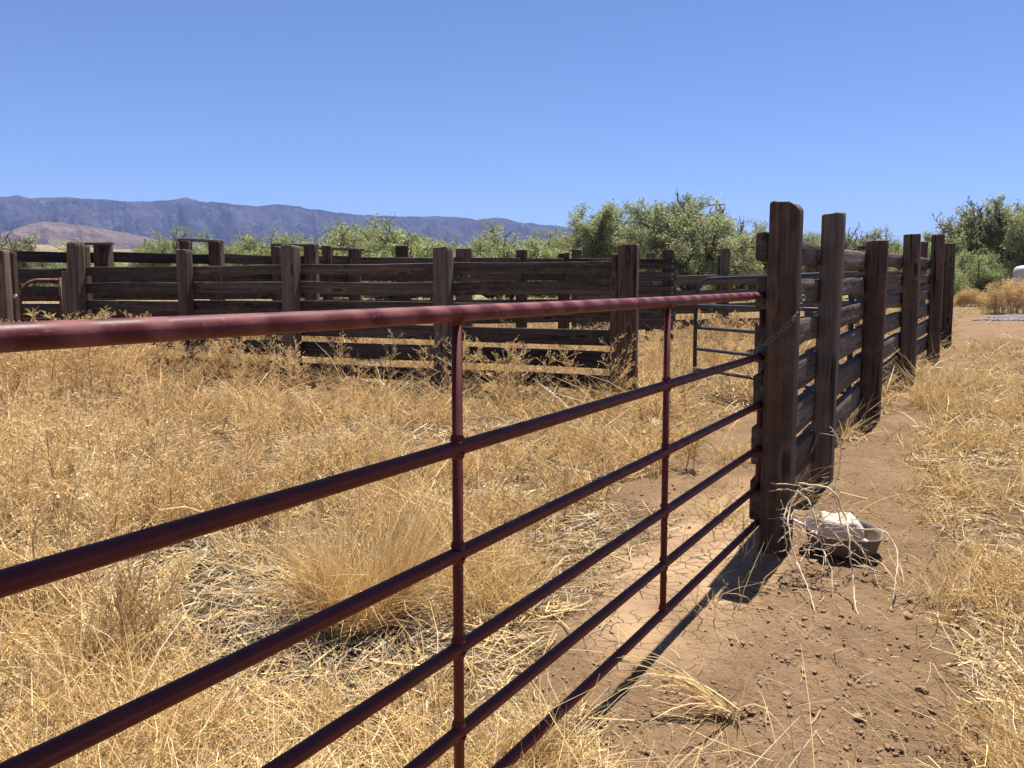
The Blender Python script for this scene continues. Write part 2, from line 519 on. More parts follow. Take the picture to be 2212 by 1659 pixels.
# ------------------------------------------------------------------ mountains
def build_range(name, prof, r0, rc, r1, seed, rough, cols, label, a_step=0.06, nr=170, cat='mountains'):
    """prof: (px, py) skyline points; terrain rises from r0 to its crest near rc and falls to r1"""
    pp = np.array(prof, float)
    az = np.arctan((pp[:, 0] - 1106) / FPX)
    el = (HOR - pp[:, 1]) / FPX * np.cos(az)
    a = np.radians(np.arange(math.degrees(az[0]), math.degrees(az[-1]), a_step))
    crest = np.interp(a, az, el)
    rr = np.linspace(r0, r1, nr)
    A, RR = np.meshgrid(a, rr, indexing='ij')
    X = RR * np.sin(A); Y = RR * np.cos(A)
    s = np.where(RR < rc, (RR - r0) / (rc - r0), (r1 - RR) / (r1 - rc))
    s = np.clip(s, 0, 1)
    Hc = (EYE + crest * rc)[:, None]
    spur = 1 - np.abs(2 * fbm(A * 19 + RR / rc * 2.5, RR / rc * 2.2, 5, seed + 70, .58) - 1)
    ridged = lambda x, y, sd: 1 - np.abs(2 * fbm(x, y, 5, sd, 0.55) - 1)
    rg = ridged(X / (rc * 0.10), Y / (rc * 0.10), seed)
    rg2 = fbm(X / (rc * 0.022), Y / (rc * 0.022), 4, seed + 50)
    Z = Hc * (s ** 1.15)
    Z = Z + Hc * rough * .75 * (spur - 0.78) * np.sin(np.clip(s, 0, 1) * math.pi) ** 0.8
    Z = Z + Hc * rough * .9 * (rg - 0.75) * np.sin(np.clip(s, 0, 1) * math.pi) ** 0.8 + Hc * rough * 0.25 * (rg2 - 0.5) * np.sin(s * math.pi) ** .5
    # keep the skyline at the crest
    ang = Z / RR
    mx = ang.max(1, keepdims=True)
    tgt = (Hc / rc)
    edge = sst(0, 0.02, np.minimum(A - A.min(), A.max() - A))
    Z = Z * np.clip(tgt / mx, 0.2, 2)
    det = (fbm(a * 70, a * 0, 5, seed + 9, .6) - 0.5)[:, None]
    Z = Z * (1 + 0.04 * det)
    Z = np.where((RR <= r0 + 1e-6) | (RR >= r1 - 1e-6), -2.0, Z)
    na = len(a)
    V = np.stack([X, Y, Z], -1).reshape(-1, 3)
    i = np.arange(na - 1)[:, None]; j = np.arange(nr - 1)[None, :]
    F = np.stack([i * nr + j, i * nr + j + 1, (i + 1) * nr + j + 1, (i + 1) * nr + j], -1).reshape(-1, 4)
    F = F[:, ::-1]
    m, nt, out = mat_new(name + '_rock')
    L = nt.links
    pos = N_(nt, 'ShaderNodeNewGeometry').outputs['Position']
    n1 = noise(nt, pos, 7.0 / rc * 2, 6, 0.65)
    n2 = noise(nt, pos, 60.0 / rc * 2, 5, 0.7)
    c = mix(nt, ramp_out(nt, n1, [(0.42, 0), (0.58, 1)]), cols[0], cols[1])
    c = mix(nt, ramp_out(nt, n2, [(0.56, 0), (0.70, 0.8)]), c, cols[2])
    p = N_(nt, 'ShaderNodeBsdfDiffuse')
    L.new(c, p.inputs[0])
    b = N_(nt, 'ShaderNodeBump', i_Strength=1.0, i_Distance=rc * 0.009)
    L.new(n2, b.inputs['Height']); L.new(b.outputs[0], p.inputs['Normal'])
    L.new(p.outputs[0], out.inputs[0])
    o = new_mesh(name, V, F, m, True)
    return tag(o, label, cat, kind='structure')


build_range('mountains', [(-700, 470), (-300, 445), (-100, 440), (0, 432), (40, 424), (60, 426), (80, 431), (145, 427), (200, 431), (260, 437), (340, 437), (380, 434),
                          (415, 431), (440, 437), (500, 441), (560, 449), (590, 446), (605, 445), (650, 449), (720, 459), (780, 466), (830, 467), (870, 470), (920, 470), (960, 468),
                          (1000, 472), (1030, 476), (1075, 470), (1100, 475), (1130, 485), (1145, 483), (1160, 486), (1205, 489), (1300, 503), (1450, 530), (1650, 560), (1850, 600)],
            2300, 3500, 4700, 3, 0.62, ((0.032, 0.031, 0.034), (0.075, 0.066, 0.064), (0.20, 0.165, 0.15)),
            'long blue hazy mountain range running down to the right behind the corral')
build_range('foothills', [(-600, 520), (-200, 515), (0, 506), (30, 500), (60, 490), (100, 481), (150, 483), (200, 491), (260, 500), (320, 513), (400, 530), (480, 545), (600, 570), (700, 605)],
            1500, 1900, 2250, 12, 0.45, ((0.15, 0.105, 0.080), (0.22, 0.16, 0.12), (0.08, 0.07, 0.055)),
            'low tan and pinkish foothills at the left below the blue range', 0.09, 90, 'foothills')
build_range('bajada_slope', [(-600, 535), (-200, 530), (0, 531), (60, 528), (110, 530), (180, 536), (300, 541), (420, 546), (560, 556), (800, 575), (1200, 590), (1500, 604)],
            500, 900, 1300, 23, 0.25, ((0.30, 0.22, 0.13), (0.38, 0.28, 0.17), (0.12, 0.12, 0.06)),
            'pale tan desert slope dotted with scrub just above the left fence', 0.12, 60, 'slope')


# ------------------------------------------------------------------ timbers
def timber(name, p0, p1, w, h, mat, parent, ref, seed=0, tone=0.5, bow=0.006, rough=0.002, gnarl=0.0, chamfer=0.006, taper=1.0, cutbevel=0.005, shoulder=0.0):
    """beam p0->p1; ref = direction of its width axis; w across ref, h across the third axis"""
    p0 = np.asarray(p0, float); p1 = np.asarray(p1, float)
    ax = p1 - p0; Ln = np.linalg.norm(ax); ax /= Ln
    u = np.asarray(ref, float); u = u - (u @ ax) * ax; u /= np.linalg.norm(u)
    v = np.cross(ax, u)
    n = max(8, min(60, int(Ln / 0.055)))
    t = np.linspace(0, 1, n)
    cb = cutbevel / Ln
    t = np.unique(np.concatenate([[0, cb * 0.35, cb], t[(t > cb * 1.6) & (t < 1 - cb * 1.6)], [1 - cb, 1 - cb * 0.35, 1]]))
    n = len(t)
    # rounded rectangle section
    hw, hh = w / 2, h / 2
    c = min(chamfer, hw * 0.45, hh * 0.45)
    pts = []
    ks = 4
    def edge(a, b):
        for q in range(ks): pts.append((a[0] + (b[0] - a[0]) * q / ks, a[1] + (b[1] - a[1]) * q / ks))
    cs = [(hw, -hh + c), (hw, hh - c), (hw - c, hh), (-hw + c, hh), (-hw, hh - c), (-hw, -hh + c), (-hw + c, -hh), (hw - c, -hh)]
    for q in range(0, 8, 2):
        edge(cs[q], cs[q + 1]); pts.append(cs[q + 1])
    S = np.array(pts); k = len(S)
    r = np.random.default_rng(seed + 1000)
    o1, o2 = r.uniform(0, 50, 2)
    peri = np.arange(k) / k
    tt, qq = np.meshgrid(t * Ln, peri, indexing='ij')
    # periodic around the section: use cos/sin of the angle
    th = qq * 2 * math.pi
    d = (vnoise(tt * 3 + o1, np.cos(th) * 2 + o2, seed) + vnoise(tt * 3 + o1, np.sin(th) * 2 + o2 + 9, seed + 1) - 1) * rough
    d *= 0.4 + 0.6 * sst(0, .10, np.minimum(tt, Ln - tt))
    d += (vnoise(tt * 5 + o2, np.cos(th * 1) * 9 + o1, seed + 2) + vnoise(tt * 5, np.sin(th) * 9 + o1, seed + 3) - 1) * rough * 0.7
    # deep checks along some lines
    for _ in range(3):
        qc = r.uniform(0, 1); t0 = r.uniform(0, Ln); ln = r.uniform(0.3, 1.0) * min(Ln, 2)
        dq = np.abs((qq - qc + 0.5) % 1 - 0.5)
        d -= rough * 1.6 * np.clip(1 - dq * k / 0.9, 0, 1) * sst(0, 0.2, ln / 2 - np.abs(tt - t0)) * sst(.03, .12, np.minimum(tt, Ln - tt))
    Sx = S[None, :, 0] + 0 * tt; Sy = S[None, :, 1] + 0 * tt
    ln_ = np.hypot(Sx, Sy) + 1e-9
    dirx = np.where(np.abs(Sx) / hw > np.abs(Sy) / hh, np.sign(Sx), Sx / ln_); diry = np.where(np.abs(Sy) / hh >= np.abs(Sx) / hw, np.sign(Sy), Sy / ln_)
    Sx = Sx + dirx * d; Sy = Sy + diry * d
    if gnarl:
        top = (Sy > hh * 0.5) if True else None
        g = (fbm(tt * 3.2 + o1, tt * 0 + o2, 3, seed + 5) - 0.5) * gnarl
        Sy = Sy + np.where(np.abs(Sy) > hh * 0.5, g * np.sign(Sy) * (Sy > 0), 0)
    sc = np.ones(n); e = np.minimum(t, 1 - t) * Ln
    sc = np.where(e < cutbevel * 0.99, 1 - (1 - np.sqrt(np.clip(1 - (1 - e / cutbevel) ** 2, 0, 1))) * 0.16, 1.0)
    tp = 1 + (taper - 1) * t
    Sx = Sx * (sc * tp)[:, None]; Sy = Sy * (sc * tp)[:, None]
    bx = bow * (np.sin(t * math.pi) * r.uniform(-1.2, 1.2) + 0.15 * np.sin(t * 8 + r.uniform(0, 6)))
    by = bow * (np.sin(t * math.pi) * r.uniform(-1.2, 1.2) + 0.12 * np.sin(t * 7 + r.uniform(0, 6)))
    Lpos = (t * Ln)[:, None] + 0 * Sx
    # uneven saw cut at the ends
    endj = (vnoise(Sx * 30 + o1, Sy * 30 + o2, seed + 8) - 0.5) * (0.014 if w > .1 and h > .1 else .006) + Sx * r.uniform(-.1, .1) + Sy * r.uniform(-.08, .08)
    Lpos = Lpos + endj * np.where((e < cutbevel * 1.01), 1, 0)[:, None]
    if shoulder:
        Lpos = Lpos - shoulder * np.clip((Sx / hw - .25) / .75, 0, 1) ** 2 * sst(Ln - .25, Ln - .01, Lpos)
    V = p0 + Lpos[..., None] * ax + (Sx + bx[:, None])[..., None] * u + (Sy + by[:, None])[..., None] * v
    gcx = Lpos + o1; gcy = Sx + o2; gcz = Sy + o1
    G = np.stack([gcx, gcy, gcz], -1)
    i = np.arange(n - 1)[:, None]; j = np.arange(k)[None, :]
    F = np.stack([i * k + j, i * k + (j + 1) % k, (i + 1) * k + (j + 1) % k, (i + 1) * k + j], -1).reshape(-1, 4)
    V = V.reshape(-1, 3); G = G.reshape(-1, 3)
    # caps: inner ring + centre
    Fx = [F]
    for end in (0, n - 1):
        base = end * k; ctr = V[base:base + k].mean(0); gctr = G[base:base + k].mean(0)
        inner = ctr + (V[base:base + k] - ctr) * 0.5 + ax * (r.normal(0, 0.0015, k))[:, None]
        gin = gctr + (G[base:base + k] - gctr) * 0.5
        b2 = len(V)
        V = np.concatenate([V, inner, [ctr]]); G = np.concatenate([G, gin, [gctr]])
        jj = np.arange(k)
        q = np.stack([base + jj, b2 + jj, b2 + (jj + 1) % k, base + (jj + 1) % k], -1)
        j2 = np.arange(0, k, 2)
        q2 = np.stack([np.full_like(j2, b2 + k), b2 + (j2 + 2) % k, b2 + (j2 + 1) % k, b2 + j2], -1)
        if end: q = q[:, ::-1]; q2 = q2[:, ::-1]
        Fx += [q, q2]
    F = np.concatenate(Fx)
    tn = np.full(len(V), tone + r.uniform(-0.12, 0.12))
    if parent is not None:
        V = V - np.array(parent.location)
    return new_mesh(name, V, F, mat, True, {'gc': ('FLOAT_VECTOR', G), 'tone': ('FLOAT', tn)}, parent)


SEED = [100]
def sd():
    SEED[0] += 1
    return SEED[0]


PW = []
def post(px, ytop, Y, wpx, parent, ref, tone=0.4, depth=None, lean=(0, 0), wscale=1.0, name='post', sink=0.12, **kw):
    pt = at(px, ytop, Y)
    rf_ = np.asarray(ref, float); rf_ = rf_ / np.linalg.norm(rf_); vd = pt[:2] / np.hypot(*pt[:2])
    cs_ = abs(rf_[0] * vd[1] - rf_[1] * vd[0]); sn_ = math.sqrt(max(0, 1 - cs_ ** 2))
    k_ = 1.05 if depth is None else depth
    w = wpx / FPX * Y * wscale / (cs_ + k_ * sn_)
    PW.append(w)
    d = w * k_
    z0 = float(gz(pt[0], pt[1])) - sink
    base = np.array([pt[0] + lean[0], pt[1] + lean[1], z0])
    return timber(name, base, pt, w, d, M['tie'], parent, ref, sd(), tone, 0.006, 0.004, chamfer=0.018, cutbevel=0.010, **kw)


def bolt(p, nrm, parent, r=0.014):
    nrm = np.asarray(nrm, float); nrm /= np.linalg.norm(nrm)
    V, F = tube([p, p + nrm * 0.010, p + nrm * 0.016], [r, r, r * 0.55], 8)
    if parent is not None: V = V - np.array(parent.location)
    return new_mesh('bolt', V, F, M['bolt'], True, None, parent)


# ---- right fence
fd = np.array([math.sin(R(31)), math.cos(R(31)), 0]); fn = np.array([fd[1], -fd[0], 0])
p1 = at(1697, 1213, 4.18); p1[2] = 0
RF = empty('wooden_fence', p1, 'tall tie-post fence leading away beside the dirt path, from the chained post', 'fence', 'timber corral fences')
rf = [(1700, 438, 4.20, 74, .30), (1802, 461, 5.66, 49, .62), (1896, 519, 7.95, 45, .38), (1971, 507, 10.6, 34, .42), (2027, 506, 13.4, 26, .42), (2053, 526, 16.2, 21, .36)]
RP = []; PW.clear(); SHS = -1
for q, (px, yt, Y, w, tn) in enumerate(rf):
    post(px, yt, Y, w, RF, fn, tn, depth=1.1, lean=[(-.015, 0), (-.03, 0), (-.02, 0), (0, 0), (0, 0), (0, 0)][q], taper=[0.97, 1, 1, 1, 1, 1][q], shoulder=[-.03, 0, 0, 0, 0, 0][q] * SHS)
    RP.append(at(px, yt, Y)[:2])
tops = [1.775, 1.525, 1.258, .99, .70, .395]; bots = [1.61, 1.35, 1.085, .785, .475, .165]
for b in range(5):
    A2, B2 = np.array(RP[b]), np.array(RP[b + 1])
    dd = np.array([*(B2 - A2), 0]); ln = np.linalg.norm(dd); dd /= ln
    nn = np.array([dd[1], -dd[0], 0])
    rise0 = [0, .0, .045, .10, .12][b]; rise1 = [0.0, .04, .09, .13, .15][b]
    s0 = -0.03
    for q in range(6):
        zt, zb = tops[q] + random.uniform(-.012, .012), bots[q] + random.uniform(-.012, .012)
        if b == 0: zt, zb = tops[q], bots[q]
        hgt = zt - zb
        off = -nn * (max(PW[b], PW[b + 1]) / 2 + 0.036 + random.uniform(0, .006))
        a3 = np.array([*A2, (zt + zb) / 2 + rise0]) + dd * s0 + off
        b3 = np.array([*B2, (zt + zb) / 2 + rise1]) + dd * (-0.036) + off
        timber('board', a3, b3, 0.07, hgt, M['plank'], RF, nn, sd(), random.uniform(.30, .60), 0.007, 0.003, gnarl=(0.045 if q == 0 else 0.014), chamfer=.012, cutbevel=.008)
for q in (0, 2, 3):
    pass

# ---- near cross fence (behind the pen, runs left)
NF0 = at(1360, 880, 9.2); NF0[2] = gz(NF0[0], NF0[1])
NF = empty('wooden_fence', NF0, 'near plank fence with five thick posts, crossing just behind the dry weeds', 'fence', 'timber corral fences')
nf = [(1359, 528, 9.2, 47, .26), (957, 534, 10.1, 46, .58), (627, 530, 11.0, 42, .66), (397, 540, 11.75, 36, .46), (163, 526, 12.5, 37, .40)]
ref_n = np.array([.94, -.34, 0])
NP = []
for px, yt, Y, w, tn in nf:
    post(px, yt, Y, w, NF, ref_n, tn, depth=1.1); NP.append(at(px, yt, Y)[:2])
post(1331, 548, 9.42, 24, NF, ref_n, .42, depth=1.1, name='post')
rows_n = {1: (565.5, 608.5, 653.5, 704.5, 750, 802), 'h': (23.5, 28, 26, 33, 36, 30)}
for b in range(4):
    A2, B2 = NP[b], NP[b + 1]
    dd = np.array([*(B2 - A2), 0]); ln = np.linalg.norm(dd); dd /= ln
    nn = np.array([dd[1], -dd[0], 0])
    if nn[1] < 0: nn = -nn          # away from the camera
    for q in range(6):
        zt = at(1020, rows_n[1][q], 10.0)[2]; hh = rows_n['h'][q] / FPX * 10.0
        if b == 3: zt -= 0.02
        if b == 2: zt -= 0.01
        ja, jb = random.uniform(-.012, .012), random.uniform(-.012, .012)
        off = nn * (0.12 + 0.026)
        a3 = np.array([*A2, zt - hh / 2 + ja]) + off + dd * (0.075 if b == 0 else 0.012)
        b3 = np.array([*B2, zt - hh / 2 + jb]) + off - dd * (0.012 if b < 3 else -0.08)
        timber('board', a3, b3, 0.045, hh, M['plank'], NF, nn, sd(), random.uniform(.15, .48) if q < 3 else random.uniform(.05, .25), 0.016 if q < 2 else 0.008, 0.002, gnarl=.004)
# short plank wired to the left end post
pa = at(141, 585, 12.62); pb = pa.copy(); pa[2] = gz(pa[0], pa[1]) - .1
timber('board', pa, pb, 0.14, 0.05, M['plank'], NF, ref_n, sd(), .75)

# ---- posts at the far left edge
lp = at(2, 540, 10.6)
LP1 = empty('wooden_post', (lp[0], lp[1], gz(lp[0], lp[1])), 'pale brown post cut by the left edge of the frame, below the corral corner', 'post')
post(3, 541, 10.6, 36, LP1, (1, 0, 0), .52, depth=1.1, taper=.85)
lp = at(22, 544, 11.6)
LP2 = empty('wooden_post', (lp[0], lp[1], gz(lp[0], lp[1])), 'near-black gate post with a shiny bolt, beside the small rusty gate', 'post')
post(24, 543.5, 11.6, 23, LP2, (1, 0, 0), .12, depth=1.1)
bolt(at(34, 640, 11.49), (0, -1, 0), LP2, .03)

# ---- small rusty gate between that post and the cross fence
g0 = at(46, 700, 12.3); g1 = at(134, 700, 12.7)
RG = empty('pipe_gate', (g0[0], g0[1], gz(g0[0], g0[1])), 'small rusty pipe gate with a rounded top corner at the left end of the corral', 'gate')
zt = at(90, 605, 12.5)[2]
pth = [np.array([g0[0], g0[1], .25]), np.array([g0[0], g0[1], zt - .28])]
for q in range(1, 8):
    a = q / 7 * math.pi / 2
    pth.append(np.array([g0[0], g0[1], zt - .28]) + np.array([(g1 - g0)[0], (g1 - g0)[1], 0]) / np.linalg.norm((g1 - g0)[:2]) * .28 * (1 - math.cos(a)) + up * .28 * math.sin(a))
pth += [np.array([g1[0], g1[1], zt]), ]
V, F = tube(pth, .028, 8); new_mesh('frame', V - np.array(RG.location), F, M['rustmetal'], True, None, RG)
V, F = tube([[g1[0], g1[1], .25], [g1[0], g1[1], zt + .04]], .026, 8); new_mesh('stile', V - np.array(RG.location), F, M['rustmetal'], True, None, RG)
for yy in (642, 690, 730, 770):
    z = at(90, yy, 12.5)[2]
    V, F = tube([[g0[0], g0[1], z], [g1[0], g1[1], z]], .022, 8); new_mesh('rail', V - np.array(RG.location), F, M['rustmetal'], True, None, RG)

# ---- cattle chute: two rows of posts tied by cap planks
ch0 = at(222, 620, 13.9)
CH = empty('cattle_chute', (ch0[0], ch0[1], gz(ch0[0], ch0[1])), 'dark double plank chute with cap boards across its paired posts, behind the near fence', 'chute')
ca = [(178, 530, 13.4, 30), (401, 521, 14.4, 27), (597, 533, 15.4, 25), (707, 531, 16.4, 24)]
cb = [(222, 524, 13.9, 39), (467, 522, 14.9, 33), (672, 528, 15.9, 32), (767, 538, 16.9, 30)]
CA, CB = [], []
for (px, yt, Y, w), (px2, yt2, Y2, w2) in zip(ca, cb):
    post(px, yt, Y, w, CH, (1, 0, 0), .25, depth=1.1); CA.append(at(px, yt, Y))
    post(px2, yt2, Y2, w2, CH, (1, 0, 0), .35, depth=1.1); CB.append(at(px2, yt2, Y2))
caps = [((150, 522.5), (241, 522.5)), ((386, 514.5), (479, 518.5)), ((587, 525), (684, 526)), ((692, 533), (782, 536))]
for q, ((xa, ya), (xb, yb)) in enumerate(caps):
    A3 = at(xa, ya + 3.5, ca[q][2] - .02); B3 = at(xb, yb + 3.5, cb[q][2] + .05)
    tz = max(CA[q][2], CB[q][2])
    timber('cap_board', A3, B3, .2, .052, M['plank'], CH, (B3 - A3)[[1, 0, 2]] * np.array([-1, 1, 0]), sd(), .72)
CA2 = [at(-60, 545, 12.6)] + CA; CB2 = [at(-60, 545, 13.0)] + CB
for row, (PL, sgn) in enumerate(((CB2, 1), (CA2, 1))):
    for b in range(4):
        A2, B2 = PL[b], PL[b + 1]
        for q in range(6):
            Ya = A2[1] + .14 * sgn; Yb = B2[1] + .14 * sgn
            zA = 2.0 - q * .31 + gbase(A2[0], A2[1]) - .08; zB = 2.0 - q * .31 + gbase(B2[0], B2[1]) - .10
            if row == 1 and q == 0: continue
            hb = .19 if q == 0 else .25
            timber('board', (A2[0], Ya, zA - hb / 2), (B2[0], Yb, zB - hb / 2), .045, hb, M['plank'], CH, (0, 1, 0), sd(), random.uniform(.1, .3), .01, .002)
lp = at(867, 620, 16.5)
LP3 = empty('wooden_post', (lp[0], lp[1], gz(lp[0], lp[1])), 'lone black post between the chute and the second fence, against the bright green bush', 'post')
post(867.5, 530, 16.5, 27, LP3, (1, .15, 0), .18, depth=1.1)

# ---- second cross fence (E), ends at the bolted post
e0 = at(1443, 700, 15.2)
EF = empty('wooden_fence', (e0[0], e0[1], gz(e0[0], e0[1])), 'second plank fence behind the near one, its board ends bolted to a dark post', 'fence', 'timber corral fences')
ef = [(1443, 539, 15.2, 27, .2), (1218, 546, 15.0, 25, .22), (1127, 539, 14.8, 25, .35), (1003, 536, 14.5, 37, .5)]
EP = []
for px, yt, Y, w, tn in ef:
    post(px, yt, Y, w, EF, (1, -.05, 0), tn, depth=1.1); EP.append(at(px, yt, Y))
EP.append(at(780, 545, 14.2))
rows_e = (559, 587.5, 617, 646, 676)
for b in range(4):
    A2, B2 = EP[b], EP[b + 1]
    for q, yy in enumerate(rows_e):
        zt = at(1300, yy, 15.1)[2]; hb = (22 if q == 0 else 19) / FPX * 15.1
        ea = 0.14 if b == 0 else -0.01
        timber('board', (A2[0] + ea, A2[1] - .135, zt - hb / 2), (B2[0] + .01, B2[1] - .135, zt - hb / 2), .045, hb, M['plank'], EF, (0, 1, 0), sd(), random.uniform(.1, .42), .008, .003)
        if b == 0:
            for dz in (.05, -.05): bolt(np.array([A2[0] + .06, A2[1] - .158, zt - hb / 2 + dz]), (0, -1, 0), EF, .017)
        if b == 3:
            for dx in (-.1, .1): bolt(np.array([A2[0] + dx, A2[1] - .158, zt - hb / 2]), (0, -1, 0), EF, .017)

# ---- farther rail fence to the right (F)
f0 = at(1565, 700, 18.2)
FF = empty('wooden_fence', (f0[0], f0[1], gz(f0[0], f0[1])), 'far low plank fence seen through the grey gate, paired square post at its middle', 'fence', 'timber corral fences')
ff = [(1246, 539, 17.6, 22, .4), (1406, 546, 17.8, 19, .5), (1567, 537, 18.2, 20.5, .62), (1752, 545, 18.8, 20, .5), (1866, 530, 19.4, 24, .35), (1997, 523, 20.2, 16, .3)]
FP = []
for px, yt, Y, w, tn in ff:
    post(px, yt, Y, w, FF, (1, -.1, 0), tn, depth=1.1); FP.append(at(px, yt, Y))
post(1556, 553, 18.45, 14, FF, (1, -.1, 0), .3, depth=1.1)
rows_f = ((604, 15.5), (635, 15), (665, 15), (697, 15))
yo = [9, 4, -2, -10, -15, -18]
for b in range(5):
    A2, B2 = FP[b], FP[b + 1]
    for q, (yy, hp) in enumerate(rows_f):
        za = at(ff[b][0], yy - 9 + yo[b] * .55, ff[b][2])[2]; zb = at(ff[b + 1][0], yy - 9 + yo[b + 1] * .55, ff[b + 1][2])[2]
        hb = hp / FPX * 18.2 * 1.35
        timber('board', (A2[0] + .005, A2[1] - .14, za - hb / 2), (B2[0] - .005, B2[1] - .14, zb - hb / 2), .045, hb, M['plank'], FF, (0, 1, 0), sd(), random.uniform(.4, .7), .012, .003)

# ------------------------------------------------------------------ red pipe gate
def proj(P):
    x, y, z = P; zc = y * math.cos(PITCH) - (z - EYE) * math.sin(PITCH); yc = y * math.sin(PITCH) + (z - EYE) * math.cos(PITCH)
    return 1106 + FPX * x / zc, AXY - FPX * yc / zc
def gate_t(px, z=.9):
    lo, hi = 0.0, 3.9
    for _ in range(40):
        m_ = (lo + hi) / 2
        if proj(GE - gd * m_ + up * z)[0] > px: lo = m_
        else: hi = m_
    return lo
GT1, GT2 = gate_t(1438), gate_t(989)
RGT = empty('pipe_gate', (GE[0], GE[1], 0), 'long dark red pipe gate with six rails crossing the foreground', 'gate')
GL = 4.22
rails_y = [638.0, 768.5, 872.5, 966.5, 1050.5, 1127]
rails_z = [at(1630, y, GE[1])[2] for y in rails_y]
rails_r = [.0205, .0190, .0182, .0175, .0175, .0175]
rl = np.array(RGT.location)
for z, r, q in zip(rails_z, rails_r, range(6)):
    t = np.linspace(0.0, GL, 24)
    sag = -0.004 * np.sin(t / GL * math.pi)
    P = GE[None] - gd[None] * t[:, None] + up[None] * (z + sag)[:, None]
    V, F = tube(P, r, 20)
    new_mesh('rail', V - rl, F, M['red'] if q == 0 else M['red_low'], True, None, RGT)
for t in (0.0, GT1, GT2, 4.17):
    P = GE - gd * t
    top = rails_z[0] + (0.0 if t else 0.012)
    V, F = tube([P + up * (rails_z[5] - .012), P + up * (rails_z[3]), P + up * top], .0135 if t else .0195, 14)
    new_mesh('upright', V - rl, F, M['red_low'], True, None, RGT)
# weld collars: short fillets where uprights meet rails
for t in (GT1, GT2):
    for q, (z, r) in enumerate(zip(rails_z, rails_r)):
        P = GE - gd * t
        for s in ((-1,) if q == 0 else (1,) if q == 5 else (-1, 1)):
            V, F = tube([P + up * (z + s * r * .8), P + up * (z + s * (r + .008)), P + up * (z + s * (r + .012))], [.0195, .0165, .0137], 12, False)
            new_mesh('weld_bead', V - rl, F, M['red_low'], True, None, RGT)

# hinge post just outside the frame that carries the gate
hp = GE - gd * 4.45
HP = empty('wooden_post', (hp[0], hp[1], 0), 'thick hinge post that carries the red gate', 'post')
timber('post', (hp[0], hp[1], -.15), (hp[0], hp[1], 1.9), .18, .2, M['tie'], HP, gn, sd(), .35, .004, .006, chamfer=.02, cutbevel=.02)

# ------------------------------------------------------------------ chain
def link(c, d, n, L, w, r):
    """one stadium shaped chain link, long axis d, opening normal n"""
    d = d / np.linalg.norm(d); n = n - (n @ d) * d; n /= np.linalg.norm(n); s = np.cross(d, n)
    pts = []
    for k in range(8):
        a = -math.pi / 2 + math.pi * k / 7; pts.append(c + d * (L / 2 - w / 2 + w / 2 * math.cos(a)) + s * (w / 2 * math.sin(a)))
    for k in range(8):
        a = math.pi / 2 + math.pi * k / 7; pts.append(c + d * (-L / 2 + w / 2 + w / 2 * math.cos(a)) + s * (w / 2 * math.sin(a)))
    P = np.array(pts); m = len(P)
    T = np.roll(P, -1, 0) - np.roll(P, 1, 0); T /= np.linalg.norm(T, axis=1)[:, None]
    B = np.cross(T, n[None])
    a = np.arange(6) * math.pi / 3
    V = (P[:, None] + r * (np.cos(a)[None, :, None] * n[None, None] + np.sin(a)[None, :, None] * B[:, None])).reshape(-1, 3)
    i = np.arange(m)[:, None]; j = np.arange(6)[None]
    F = np.stack([i * 6 + j, i * 6 + (j + 1) % 6, ((i + 1) % m) * 6 + (j + 1) % 6, ((i + 1) % m) * 6 + j], -1).reshape(-1, 4)
    return V, F


zx = lambda x, y: (0 if False else ((1900 + x / 3.687) * .7373, (680 + y / 3.687) * .7373))
Y1 = 4.055
cpath = [at(*zx(1672, 712), 4.07), at(*zx(1655, 790), 4.05), at(*zx(1622, 880), 4.05), at(*zx(1560, 950), 4.04), at(*zx(1470, 1030), 4.04), at(*zx(1380, 1110), 4.04), at(*zx(1300, 1180), 4.04),
         at(*zx(1200, 1250), 4.06), at(*zx(1120, 1290), 4.10), at(*zx(1062, 1283), 4.17)]
cp = np.array(cpath)
seg = np.r_[0, np.cumsum(np.linalg.norm(np.diff(cp, axis=0), axis=1))]
LK = .034
A = Acc()
n = int(seg[-1] / (LK * .76))
for q in range(n + 1):
    s = q * LK * .76
    c = np.array([np.interp(s, seg, cp[:, k]) for k in range(3)])
    c2 = np.array([np.interp(s + .02, seg, cp[:, k]) for k in range(3)]); c1 = np.array([np.interp(s - .02, seg, cp[:, k]) for k in range(3)])
    d = c2 - c1
    nn = np.array([0, -1, .3]) if q % 2 == 0 else np.cross(d, [0, -1, .3])
    V, F = link(c, d, nn + rng.normal(0, .15, 3), LK, .020, .0028); A.add(V, F)
# loop round the end of the second rail
lc = GE + up * rails_z[1] - gd * .03
for q in range(9):
    a = q / 9 * 2 * math.pi
    rr = .034
    c = lc + gn * rr * math.cos(a) + up * rr * math.sin(a) - gd * (.02 + .02 * math.sin(a))
    d = -gn * math.sin(a) + up * math.cos(a)
    V, F = link(c, d, gd if q % 2 else gn * math.cos(a) + up * math.sin(a), .03, .019, .0028); A.add(V, F)
for q in range(4):
    c = lc - gd * (.02 + .016 * q) + up * (-.035 - .012 * q) + gn * .02
    V, F = link(c, -gd + up * rng.normal(0, .5), gn if q % 2 else up, .03, .019, .0028); A.add(V, F)
V, F = A.get()
CHN = tag(new_mesh('chain', V - cp[0], F, M['chain'], True, None, None, tuple(cp[0])), 'short steel chain tying the red gate to the tallest tie post', 'chain')

